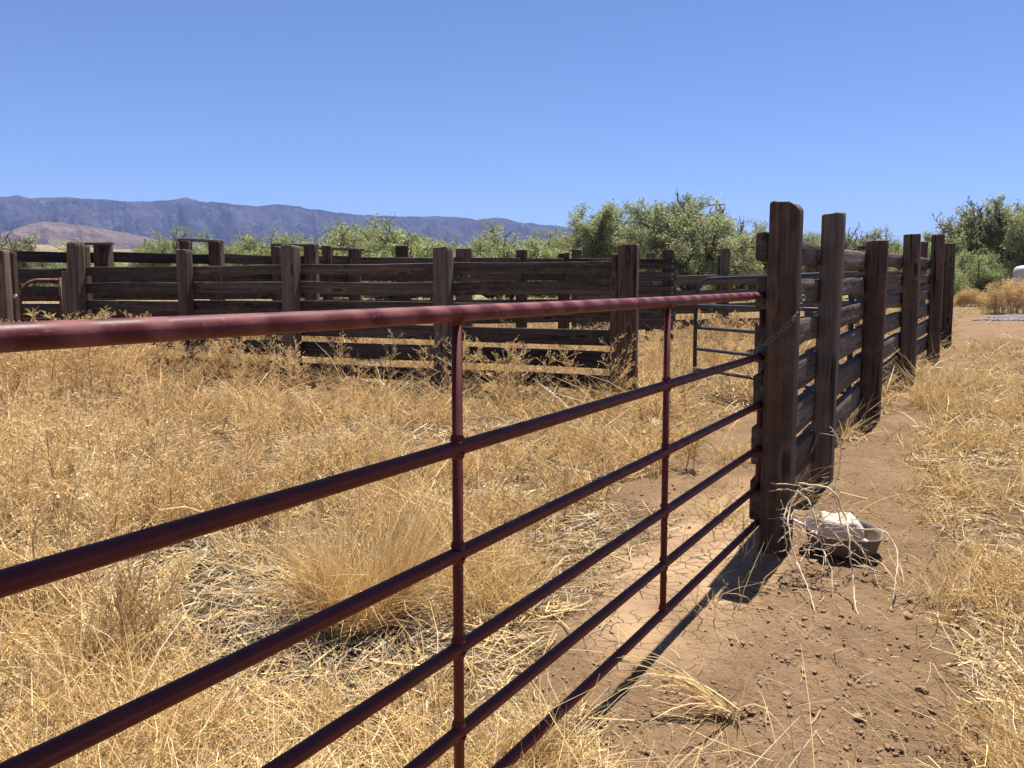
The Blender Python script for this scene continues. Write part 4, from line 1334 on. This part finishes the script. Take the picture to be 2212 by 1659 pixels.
def uprooted():
    G = Ribs()
    g = gpt(1575, 1548)
    n = 52
    x = g[0] + rng.normal(0, .02, n); y = g[1] + rng.normal(0, .02, n)
    az = R(-80) + rng.normal(0, .55, n)
    L = rng.uniform(.10, .44, n)
    k = 6; t = np.linspace(0, 1, k)[None]
    cv = rng.normal(0, .16, n)[:, None] * t ** 2
    P = np.stack([x[:, None] + L[:, None] * (np.sin(az)[:, None] * t + np.cos(az)[:, None] * cv), y[:, None] + L[:, None] * (np.cos(az)[:, None] * t - np.sin(az)[:, None] * cv),
                  gz(x, y)[:, None] + .022 + L[:, None] * rng.uniform(.02, .42, n)[:, None] * np.sin(t * 2.2)], -1)
    G.add(*ribbons(P, rng.uniform(.003, .007, n)[:, None] * (1 - .7 * t ** 2), straw_col(n, -.25)))
    n = 50
    az = rng.uniform(0, 6.28, n)
    G.add(*blades(g[0] + rng.normal(0, .02, n), g[1] + rng.normal(0, .02, n), gz(g[0] + np.zeros(n), g[1] + np.zeros(n)) + .0, rng.uniform(.03, .10, n), rng.uniform(.1, 1, n), az, rng.uniform(.1, .9, n), np.full(n, .003), np.tile([[.12, .08, .05]], (n, 1)) * rng.uniform(.6, 1.4, (n, 1)), 4))
    loc = (g[0], g[1], float(gz(g[0], g[1])))
    V = G.V
    tag(G.make('grass_clump', M['straw'], loc), 'uprooted straw tuft lying on the dirt path with its dark root ball', 'grass clump', 'dry grass clumps')


uprooted()


# ------------------------------------------------------------------ clods and gravel
def stones(name, n_, sampler, size, mat, label, cat, flat=.65):
    A = Acc()
    # low icosphere-like rock from a subdivided cube
    BVs, BFs = BV, BF
    q = np.array([[-1, -1, -1], [1, -1, -1], [1, 1, -1], [-1, 1, -1], [-1, -1, 1], [1, -1, 1], [1, 1, 1], [-1, 1, 1]], float)
    # cube subdivided once -> sphere
    vs, fs, idx = [], [], {}
    def vid(p):
        key = tuple(np.round(p, 4))
        if key not in idx: idx[key] = len(vs); vs.append(np.array(p) / np.linalg.norm(p))
        return idx[key]
    for ax in range(3):
        for s in (-1, 1):
            for a in (-1, 0):
                for b in (-1, 0):
                    c4 = []
                    for da, db in ((0, 0), (1, 0), (1, 1), (0, 1)):
                        p = [0, 0, 0]; p[ax] = s; p[(ax + 1) % 3] = a + da; p[(ax + 2) % 3] = b + db
                        c4.append(vid(p))
                    fs.append(c4 if s > 0 else c4[::-1])
    vs = np.array(vs); fs = np.array(fs)
    x, y = sampler(n_)
    n = len(x)
    s = size(n)
    Vs = vs[None] * (1 + rng.normal(0, .28, (n, len(vs), 1)).clip(-.5, .6))
    sc = rng.uniform(.6, 1.3, (n, 1, 3)); sc[..., 2] *= flat
    Vs = Vs * sc * s[:, None, None]
    a = rng.uniform(0, 6.28, n); c, sn = np.cos(a)[:, None], np.sin(a)[:, None]
    Xr = Vs[..., 0] * c - Vs[..., 1] * sn + x[:, None]; Yr = Vs[..., 0] * sn + Vs[..., 1] * c + y[:, None]
    Zr = Vs[..., 2] + (gz(x, y) + s * .15)[:, None]
    V = np.stack([Xr, Yr, Zr], -1).reshape(-1, 3)
    F = (fs[None] + (np.arange(n) * len(vs))[:, None, None]).reshape(-1, 4)
    return tag(new_mesh(name, V, F, mat, False), label, cat, kind='stuff')


def samp_path(n):
    x, y, r = logpolar(n, 1.3, 9, 45)
    path, inner, mud, lit = masks(x, y)
    cl = fbm(x * 2.3, y * 2.3, 3, 91)
    k = rng.random(len(x)) < (np.maximum(path, inner * .5) * (.15 + .85 * sst(.33, .62, cl)) + .02) * (1 - .8 * mud)
    return x[k], y[k]


stones('dirt_clods', 60000, samp_path, lambda n: np.clip(rng.gamma(1.2, .0026, n), .0014, .012), M['clod'], 'small crumbled soil clods scattered over the dirt path', 'soil')
def samp_big(n):
    pts = [z7(1545, 1350), z7(1535, 1410), z7(1710, 1560), z7(1370, 1490), z7(1060, 1150), z7(860, 1270), z7(700, 1290), z7(1400, 1380), (2090, 1615), (1640, 1480), (1960, 1395), (1880, 1430),
           (1460, 1290), (1755, 1215), (1870, 1240), (1420, 1340), (1850, 1550), (1700, 1500), (1990, 1490)]
    g = np.array([gpt(*p) for p in pts])
    return g[:, 0], g[:, 1]
stones('soil_clumps', 0, samp_big, lambda n: rng.uniform(.010, .026, n), M['clod'], 'larger dark soil lumps lying on the path near the feed tub', 'soil')


def samp_gravel(n):
    P = [gpt(2105, 693), gpt(2160, 682), gpt(2400, 672), gpt(2420, 694)]
    cx = np.array([p[:2] for p in P])
    u, v = rng.random(n), rng.random(n)
    a = cx[0][None] * (1 - u)[:, None] + cx[3][None] * u[:, None]; b = cx[1][None] * (1 - u)[:, None] + cx[2][None] * u[:, None]
    p = a * (1 - v)[:, None] + b * v[:, None]
    return p[:, 0], p[:, 1]
stones('gravel', 2600, samp_gravel, lambda n: rng.uniform(.025, .06, n), M['gravel'], 'patch of grey gravel beside the path at the right edge', 'gravel')


# ------------------------------------------------------------------ mesquite trees
def tree_proto(seed, W=1.0, H=1.0, nl=6, dead=0.05, leafn=30, leaf=.06, low=.12, col=(.2, .24, .1), sprays=0, clear=0.0, nb=(5, 5, 4)):
    """crown W wide, H tall built from real limbs; returns trunk (V,F) and leaf ribbons (V,F,C)"""
    r = np.random.default_rng(seed)
    A = Acc(); LP_, LB, LD = [], [], []
    def limb(p, d, L, rad, lev, bare):
        n = (6, 5, 4, 4)[lev]
        P = [p]; dd = d / np.linalg.norm(d)
        for q in range(n):
            dd = dd + r.normal(0, (.16, .22, .26, .22)[lev], 3) + np.array([0, 0, (.03, .05, .03, -.09)[lev]])
            dd /= np.linalg.norm(dd)
            P.append(P[-1] + dd * L / n)
        P = np.array(P); P[:, 2] = np.clip(P[:, 2], .05, None)
        V, F = tube(P, np.linspace(rad, rad * .5, n + 1), (7, 5, 4, 3)[lev], False); A.add(V, F)
        tt = np.linspace(0, 1, n + 1)
        if lev == 3 and not bare:
            m = max(4, int(leafn * r.uniform(.6, 1.4)))
            f = r.uniform(.05, 1.05, m)
            base = np.stack([np.interp(f, tt, P[:, k]) for k in range(3)], -1)
            ok = base[:, 2] > clear * H * .62 * r.uniform(.5, 1.3)
            base = base[ok]
            LP_.append(base + r.normal(0, .055 * H ** .5, base.shape)); LB.append(np.full(len(base), r.normal(0, 1))); LD.append(np.tile(dd, (len(base), 1)))
        if lev < 3:
            for q in range(nb[lev]):
                f = r.uniform(.30, 1.0) if q else 1.0
                b = np.array([np.interp(f, tt, P[:, k]) for k in range(3)])
                az = r.uniform(0, 6.28)
                sd_ = np.array([math.cos(az), math.sin(az), r.uniform(-.45, .75)])
                limb(b, dd * .9 + sd_ * r.uniform(.5, 1.0), L * r.uniform(.48, .70), rad * .5, lev + 1, bare or (lev == 1 and r.random() < dead))
    for q in range(nl):
        az = 6.28 * q / nl + r.normal(0, .4)
        tilt = r.uniform(.25, 1.15)
        d = np.array([math.sin(tilt) * math.cos(az) * W / H * .62, math.sin(tilt) * math.sin(az) * W / H * .62, math.cos(tilt) + low])
        limb(np.array([r.normal(0, .1), r.normal(0, .1), 0]), d, H * r.uniform(.38, .58), .045 * H ** .6, 0, False)
    LPn = np.concatenate(LP_); bt = np.concatenate(LB); ld = np.concatenate(LD)
    ext = max(np.percentile(np.abs(LPn[:, 0]), 97), np.percentile(np.abs(LPn[:, 1]), 97)); hz = np.percentile(LPn[:, 2], 98.5)
    S = np.array([W * .5 / ext, W * .5 / ext, H / hz])
    TV, TF = A.get(); TV = TV * S; LPn = LPn * S
    # bare twigs that stand out of the crown
    B_ = Acc()
    def spray(p, d, L, rad, lev):
        P = [p]; dd = d / np.linalg.norm(d); n = 5
        for q in range(n):
            dd = dd + r.normal(0, .24, 3) + np.array([0, 0, .08]); dd /= np.linalg.norm(dd); P.append(P[-1] + dd * L / n)
        V, F = tube(np.array(P), np.linspace(rad, rad * .55, n + 1), 4, False); B_.add(V, F)
        if lev < 3:
            for q in range((5, 4, 3)[lev]):
                k = r.integers(1, n + 1); az = r.uniform(0, 6.28)
                spray(P[k], dd * .8 + np.array([math.cos(az), math.sin(az), r.uniform(-.2, .8)]) * r.uniform(.4, .9), L * r.uniform(.4, .65), rad * .62, lev + 1)
    for q in range(sprays):
        az = r.uniform(0, 6.28); rr = W * .5 * r.uniform(.0, .75)
        spray(np.array([math.cos(az) * rr, math.sin(az) * rr, H * r.uniform(.55, .75) * (1 - .3 * (rr / (W * .5)) ** 2)]), np.array([math.cos(az) * .5, math.sin(az) * .5, 1.0]), H * r.uniform(.22, .34), .022 * H ** .5, 0)
    if sprays:
        V, F = B_.get(); TF = np.concatenate([TF, F + len(TV)]); TV = np.concatenate([TV, V])
    n = len(LPn)
    d = r.normal(0, .8, (n, 3)) + ld * .6 + np.array([0, 0, -.25]); d /= np.linalg.norm(d, axis=1)[:, None]
    ll = leaf * r.uniform(.5, 1.6, n)
    P = np.stack([LPn, LPn + d * ll[:, None] * .5 + np.array([0, 0, .006]), LPn + d * ll[:, None] + np.array([0, 0, -.012])], 1)
    c = np.array(col)[None] * (1 + .16 * bt[:, None]).clip(.6, 1.45) * r.normal(1, .15, (n, 1)).clip(.5, 1.6)
    c = np.where(r.random((n, 1)) < .2, c * np.array([1.3, 1.12, .85]), c)
    V, F, C = ribbons(P, (ll * .40)[:, None] * np.array([.7, 1, .5])[None], np.clip(c, .01, .6))
    return (TV, TF), (V, F, C)


PROTOS = {}
def tree(kind, px, ytop, wpx, Y, label, name, cat, group, yaw=0.0, seed=0, **kw):
    Y = Y * 1.45
    pt = at(px, ytop, Y)
    z0 = float(gz(pt[0], pt[1])) - .05
    H = pt[2] - z0; W = wpx / FPX * Y
    e = empty(name, (pt[0], pt[1], z0), label, cat, group)
    if kind in PROTOS:
        (tm, cm, H0, W0) = PROTOS[kind]
        for src in (tm, cm):
            c = src.copy(); COL.objects.link(c); c.parent = e
        e.scale = (W / W0, W / W0, H / H0)
    else:
        (TV, TF), (V, F, C) = tree_proto(seed or hash(kind) % 1000, W, H, **kw)
        tm = new_mesh('trunk', TV, TF, M['bark'], True, None, e)
        cm = new_mesh('crown', V, F, M['leaf'], False, {'col': ('FLOAT_COLOR', C)}, e)
        PROTOS[kind] = (tm, cm, H, W)
    e.rotation_euler = (0, 0, yaw)
    return e


GT = 'mesquite trees behind the corral'
GBR = (.33, .37, .165); OLV = (.29, .305, .18); SAGE = (.335, .375, .19)
tree('tallA', 1492, 440, 235, 30, 'largest mesquite tree, wide crown with bare twigs and leaning limbs, right of the second fence', 'mesquite_tree', 'tree', GT, .4, seed=11, nl=8, dead=.05, leafn=78, leaf=.105, low=.25, col=SAGE, sprays=7, clear=.5)
tree('tallB', 1300, 456, 215, 33, 'rounded grey-green mesquite just left of the largest tree', 'mesquite_tree', 'tree', GT, 1.3, seed=12, nl=9, dead=.03, leafn=74, leaf=.105, low=.2, col=SAGE, sprays=1, clear=.1)
tree('bushA', 850, 502, 300, 27, 'bright green broad bush behind the lone black post', 'mesquite_bush', 'bush', GT, 0, seed=13, nl=16, dead=.03, leafn=52, leaf=.10, low=.0, col=GBR, sprays=1)
tree('bushB', 1085, 520, 240, 29, 'green bush with dead grey branches above it, left of the rounded tree', 'mesquite_bush', 'bush', GT, 2.1, seed=14, nl=15, dead=.06, leafn=50, leaf=.10, low=.0, col=GBR, sprays=4)
tree('thin', 1860, 512, 120, 32, 'thin mesquite with crooked bare branches between the second and third tall posts', 'mesquite_tree', 'tree', GT, .8, seed=15, nl=7, dead=.3, leafn=45, leaf=.10, low=.3, col=OLV, sprays=7)
tree('bushA', 600, 522, 210, 34, 'pale green bush behind the second pair of chute posts', 'mesquite_bush', 'bush', GT, 2.0)
tree('bushB', 350, 524, 140, 37, 'small green bush above the fence between the first two chute caps', 'mesquite_bush', 'bush', GT, .5)
tree('bushB', 480, 532, 140, 44, 'low green bush rising between the middle chute caps', 'mesquite_bush', 'bush', GT, 3.3)
tree('thin', 30, 520, 130, 40, 'sparse grey scrub bush at the far left above the fence', 'mesquite_bush', 'bush', GT, 1.7)
tree('bushA', 1180, 520, 150, 35, 'green bush filling the gap left of the rounded tree', 'mesquite_bush', 'bush', GT, 4.0)
tree('bushA', 980, 532, 150, 40, 'low bush at the right foot of the bright green bush', 'mesquite_bush', 'bush', GT, 5.0)
tree('bushB', 1620, 516, 150, 34, 'dark green bush between the largest tree and the chained post', 'mesquite_bush', 'bush', GT, 1.0)
tree('bushA', 1405, 512, 170, 38, 'bush filling in beneath the two tallest mesquites', 'mesquite_bush', 'bush', GT, 1.9)
tree('tallB', 1770, 512, 130, 36, 'mesquite showing between the two tallest posts', 'mesquite_tree', 'tree', GT, 3.9)
tree('bushB', 1945, 528, 130, 38, 'low green bush behind the third and fourth tall posts', 'mesquite_bush', 'bush', GT, 2.6)
tree('tallB', 2050, 506, 150, 36, 'mesquite just right of the last fence post', 'mesquite_tree', 'tree', GT, 5.2)
tree('thin', 2110, 468, 150, 31, 'mesquite with a fan of bare grey twigs above the steel fence stake', 'mesquite_tree', 'tree', GT, 2.9)
tree('tallA', 2185, 447, 190, 30, 'dense green mesquite beside the white tank at the right edge', 'mesquite_tree', 'tree', GT, 2.2)
tree('tallB', 2330, 452, 200, 32, 'mesquite cut by the right edge of the frame', 'mesquite_tree', 'tree', GT, .3)
tree('bushB', 2010, 560, 130, 27, 'dark low bush at the foot of the trees right of the last fence post', 'mesquite_bush', 'bush', GT, 4.4)
tree('bushA', 2090, 552, 150, 29, 'low bush behind the thin steel fence stake', 'mesquite_bush', 'bush', GT, .9)


tree('bushB', 720, 520, 170, 31, 'green bush just left of the lone black post, over the last chute cap', 'mesquite_bush', 'bush', GT, 1.2)
tree('bushA', 410, 540, 260, 50, 'long low green bush behind the left chute posts', 'mesquite_bush', 'bush', GT, 3.0)
tree('bushB', 160, 548, 240, 52, 'low olive bush beyond the left end of the corral', 'mesquite_bush', 'bush', GT, 5.4)
tree('bushA', 1280, 530, 260, 36, 'low green bush along the foot of the rounded tree', 'mesquite_bush', 'bush', GT, .7)
tree('bushA', 1720, 542, 260, 40, 'low green bush running behind the two tallest posts', 'mesquite_bush', 'bush', GT, 2.4)
tree('bushB', 1900, 545, 220, 42, 'low green bush behind the shorter third post', 'mesquite_bush', 'bush', GT, 3.5)

# far scrub read as one mass
def brush():
    G = Ribs()
    nb = 420
    r = np.exp(rng.uniform(math.log(48), math.log(420), nb)); th = np.radians(rng.uniform(-44, 44, nb))
    for q in range(nb):
        x, y = r[q] * math.sin(th[q]), r[q] * math.cos(th[q])
        W = rng.uniform(1.2, 3.0); H = rng.uniform(.7, 2.0)
        m = int(380 * min(1.5, (90 / r[q]) ** .5))
        d = rng.normal(0, 1, (m, 3)); d /= np.linalg.norm(d, axis=1)[:, None]; d[:, 2] = np.abs(d[:, 2])
        p = d * (rng.random((m, 1)) ** .45) * np.array([W / 2 * 1.2, W / 2 * 1.2, H]) * (1 + rng.normal(0, .16, (m, 1)))
        p += np.array([x, y, float(gz(x, y))])
        s = max(.10, .0016 * r[q]) * rng.uniform(.6, 1.5, m)
        e = rng.normal(0, 1, (m, 3)); e /= np.linalg.norm(e, axis=1)[:, None]
        P = np.stack([p, p + e * s[:, None] * .5, p + e * s[:, None]], 1)
        c = np.array([(.12, .14, .06), (.15, .155, .085), (.20, .17, .095)][rng.integers(0, 3)]) * rng.uniform(.7, 1.3, (m, 1))
        G.add(*ribbons(P, np.repeat((s * .5)[:, None], 3, 1), c))
    tag(G.make('desert_scrub', M['leaf']), 'far-off olive desert scrub beyond the corral', 'scrub', kind='stuff')


brush()


# ------------------------------------------------------------------ dry shrub mass on the right and other right-hand things
def dry_shrub(px, py, wpx, hpx, label):
    g = gpt(px, py); Y = g[1]
    W = wpx / FPX * Y; H = hpx / FPX * Y
    G = Ribs()
    n = 120
    a = rng.uniform(0, 6.28, n); rr = np.sqrt(rng.random(n)) * W * .5
    x = g[0] + rr * np.cos(a); y = g[1] + rr * np.sin(a) * .7
    place_weeds(G, x, y, H * rng.uniform(.55, 1.0, n) * (1 - .45 * (rr / (W * .5)) ** 2), .2, .75, .5)
    return tag(G.make('dry_shrub', M['straw'], (g[0], g[1], float(gz(g[0], g[1])))), label, 'shrub', 'dry golden shrubs')


dry_shrub(2190, 678, 130, 78, 'tall golden dry shrub in front of the white tank')
dry_shrub(2095, 662, 70, 40, 'low golden dry shrub left of the tall one by the gravel')
dry_shrub(2270, 660, 120, 70, 'golden dry shrub at the right frame edge beyond the gravel')

tk = at(2222, 622, 36); tk[2] = gz(tk[0], tk[1])
tkY = tk[1]
TK = empty('water_tank', (tk[0], tk[1], tk[2]), 'white water tank with rounded shoulders at the right edge', 'tank')
tr = 30 / FPX * tkY; th_ = tk[2]; ht = at(2222, 573, tkY)[2] - tk[2]
prof = [(tr, 0), (tr, ht * .3), (tr * 1.01, ht * .32), (tr, ht * .34), (tr, ht * .66), (tr * 1.01, ht * .68), (tr, ht * .70), (tr, ht * .82), (tr * .96, ht * .90), (tr * .82, ht * .965), (tr * .5, ht * .995), (tr * .16, ht), (tr * .16, ht * 1.03), (0.01, ht * 1.035)]
k = 40; a = np.arange(k) * 2 * math.pi / k
V = np.array([[r * math.cos(x), r * math.sin(x), z] for r, z in prof[:11] for x in a])
i = np.arange(10)[:, None]; j = np.arange(k)[None]
F = np.stack([i * k + j, i * k + (j + 1) % k, (i + 1) * k + (j + 1) % k, (i + 1) * k + j], -1).reshape(-1, 4)
new_mesh('shell', V, F, M['tank'], True, None, TK)
V = np.array([[r * math.cos(x), r * math.sin(x), z] for r, z in [(tr * .52, ht * .985)] + prof[10:] for x in a])
i = np.arange(len(prof[10:]))[:, None]
F = np.stack([i * k + j, i * k + (j + 1) % k, (i + 1) * k + (j + 1) % k, (i + 1) * k + j], -1).reshape(-1, 4)
new_mesh('lid', V, F, M['tank'], True, None, TK)

# steel T post
tp = at(2110, 634, 40); tp[2] = gz(tp[0], tp[1]); Yt = tp[1]
zt = at(2113, 561, Yt)[2]
TPo = empty('fence_stake', (tp[0], tp[1], tp[2] ), 'thin dark steel fence stake standing alone right of the last fence post', 'stake')
w_ = 1.4 / FPX * Yt
sec = [(-w_, -.3 * w_), (w_, -.3 * w_), (w_, .3 * w_), (.25 * w_, .3 * w_), (.25 * w_, 1.6 * w_), (-.25 * w_, 1.6 * w_), (-.25 * w_, .3 * w_), (-w_, .3 * w_)]
lean = .05
V = [(x + lean * f, y, f * (zt - tp[2])) for f in (-.05, 1) for x, y in sec]
F = [tuple(range(7, -1, -1)), tuple(range(8, 16))] + [(q, (q + 1) % 8, 8 + (q + 1) % 8, 8 + q) for q in range(8)]
new_mesh('stake', V, F, M['tpost'], False, None, TPo)

# bleached fallen branch by the trees
A = Acc()
z4 = lambda x, y: ((2300 + x / 3.16) * .7373, (500 + y / 3.16) * .7373)
bY = 42.0
for tw, rr in (([(1545, 985), (1600, 975), (1650, 972), (1690, 985), (1700, 1000), (1690, 1030)], .035), ([(1560, 1000), (1640, 990), (1695, 992)], .03), ([(1570, 965), (1640, 975), (1712, 962)], .022),
               ([(1560, 1025), (1620, 1000), (1700, 985), (1708, 970)], .02)):
    P = np.array([at(*z4(*p), bY + .2 * q) for q, p in enumerate(tw)])
    V, F = tube(P, np.linspace(rr, rr * .6, len(P)) * 1.3, 6); A.add(V, F)
V, F = A.get(); bo = at(*z4(1630, 1030), 42.0)
tag(new_mesh('fallen_branch', V - bo, F, M['bark_pale'], True, None, None, tuple(bo)), 'bleached white fallen branch lying right of the last fence post', 'branch')

# utility pole behind the largest tree
up_ = at(1548, 433, 85)
UP = empty('utility_pole', (up_[0], up_[1], float(gz(up_[0], up_[1]))), 'distant wooden utility pole behind the largest mesquite', 'utility pole')
zz = up_[2] - UP.location[2]
V, F = tube([[0, 0, -.2], [0, 0, zz * .5], [0, 0, zz]], [.14, .12, .10], 10); new_mesh('pole', V, F, M['pole'], True, None, UP)
V, F = tube([[-.95, -.12, zz - .55], [.95, -.12, zz - .45]], .06, 8); new_mesh('crossarm', V, F, M['pole'], True, None, UP)
A = Acc()
for x in (-.85, -.3, .4, .85):
    V, F = tube([[x, -.12, zz - .48], [x, -.12, zz - .36], [x, -.12, zz - .28]], [.03, .06, .03], 8); A.add(V, F)
V, F = A.get(); new_mesh('insulators', V, F, M['bolt'], True, None, UP)

# lookout on the ridge
lk = at(604, 447, 3480)
LK_ = empty('lookout_tower', tuple(lk), 'tiny lookout tower on the mountain skyline', 'tower')
A = Acc()
for dx in (-1.6, 1.6):
    for dy in (-1.6, 1.6):
        V, F = tube([[dx, dy, -22], [dx * .8, dy * .8, 6]], .5, 6); A.add(V, F)
V, F = A.get(); new_mesh('legs', V, F, M['building'], False, None, LK_)
V = BV * np.array([7, 7, 6]) + np.array([0, 0, 8.5]); new_mesh('cabin', V, BF, M['building'], False, None, LK_)

# ------------------------------------------------------------------ haze
m, nt, out = mat_new('air')
pv = N_(nt, 'ShaderNodeVolumePrincipled')
pv.inputs['Color'].default_value = (0.36, 0.50, 1.0, 1)
pv.inputs['Density'].default_value = 0.00013
pv.inputs['Anisotropy'].default_value = 0.0
nt.links.new(pv.outputs[0], out.inputs['Volume'])
b = 6100
V = [(x, y, z) for x in (-b, b) for y in (-b, b) for z in (-4.0, 440.0)]
F = [(0, 1, 3, 2), (4, 6, 7, 5), (0, 4, 5, 1), (2, 3, 7, 6), (0, 2, 6, 4), (1, 5, 7, 3)]
hz_ = new_mesh('haze', V, F, m)
tag(hz_, 'thin bluish desert air between the corral and the mountains', 'haze', kind='stuff')

# ------------------------------------------------------------------ light
EL, AZ = R(68.5), R(33.3)
w = bpy.data.worlds.new('World'); SC.world = w
w.use_nodes = True
nt = w.node_tree
for n in list(nt.nodes): nt.nodes.remove(n)
wo = nt.nodes.new('ShaderNodeOutputWorld'); bg = nt.nodes.new('ShaderNodeBackground'); sk = nt.nodes.new('ShaderNodeTexSky')
sk.sky_type = 'NISHITA'; sk.sun_disc = False; sk.sun_elevation = EL; sk.sun_rotation = AZ
sk.altitude = 2300; sk.air_density = 1.05; sk.dust_density = 0.0; sk.ozone_density = 4.6
bg.inputs[1].default_value = 0.053
nt.links.new(mix(nt, 1.0, sk.outputs[0], (0.89, 0.955, 1.14), 'MULTIPLY'), bg.inputs[0]); nt.links.new(bg.outputs[0], wo.inputs[0])
sl = bpy.data.lights.new('sun', 'SUN'); sl.energy = 5.0; sl.angle = R(0.53); sl.color = (1.0, 0.95, 0.87)
so = bpy.data.objects.new('sun', sl); COL.objects.link(so)
sdir = Vector((math.sin(AZ) * math.cos(EL), math.cos(AZ) * math.cos(EL), math.sin(EL)))
so.rotation_euler = (-sdir).to_track_quat('-Z', 'Y').to_euler()
so.location = tuple(sdir * 50)

SC.view_settings.view_transform = 'Standard'
SC.view_settings.look = 'None'
SC.view_settings.gamma = 1.0
SC.view_settings.exposure = 1.2
SC.render.engine = 'CYCLES'
SC.cycles.max_bounces = 8
SC.cycles.diffuse_bounces = 4
SC.cycles.transmission_bounces = 6
SC.cycles.volume_bounces = 0
SC.cycles.use_denoising = True
SC.cycles.denoiser = 'OPENIMAGEDENOISE'
SC.cycles.denoising_input_passes = 'RGB_ALBEDO_NORMAL'
SC.cycles.denoising_prefilter = 'ACCURATE'
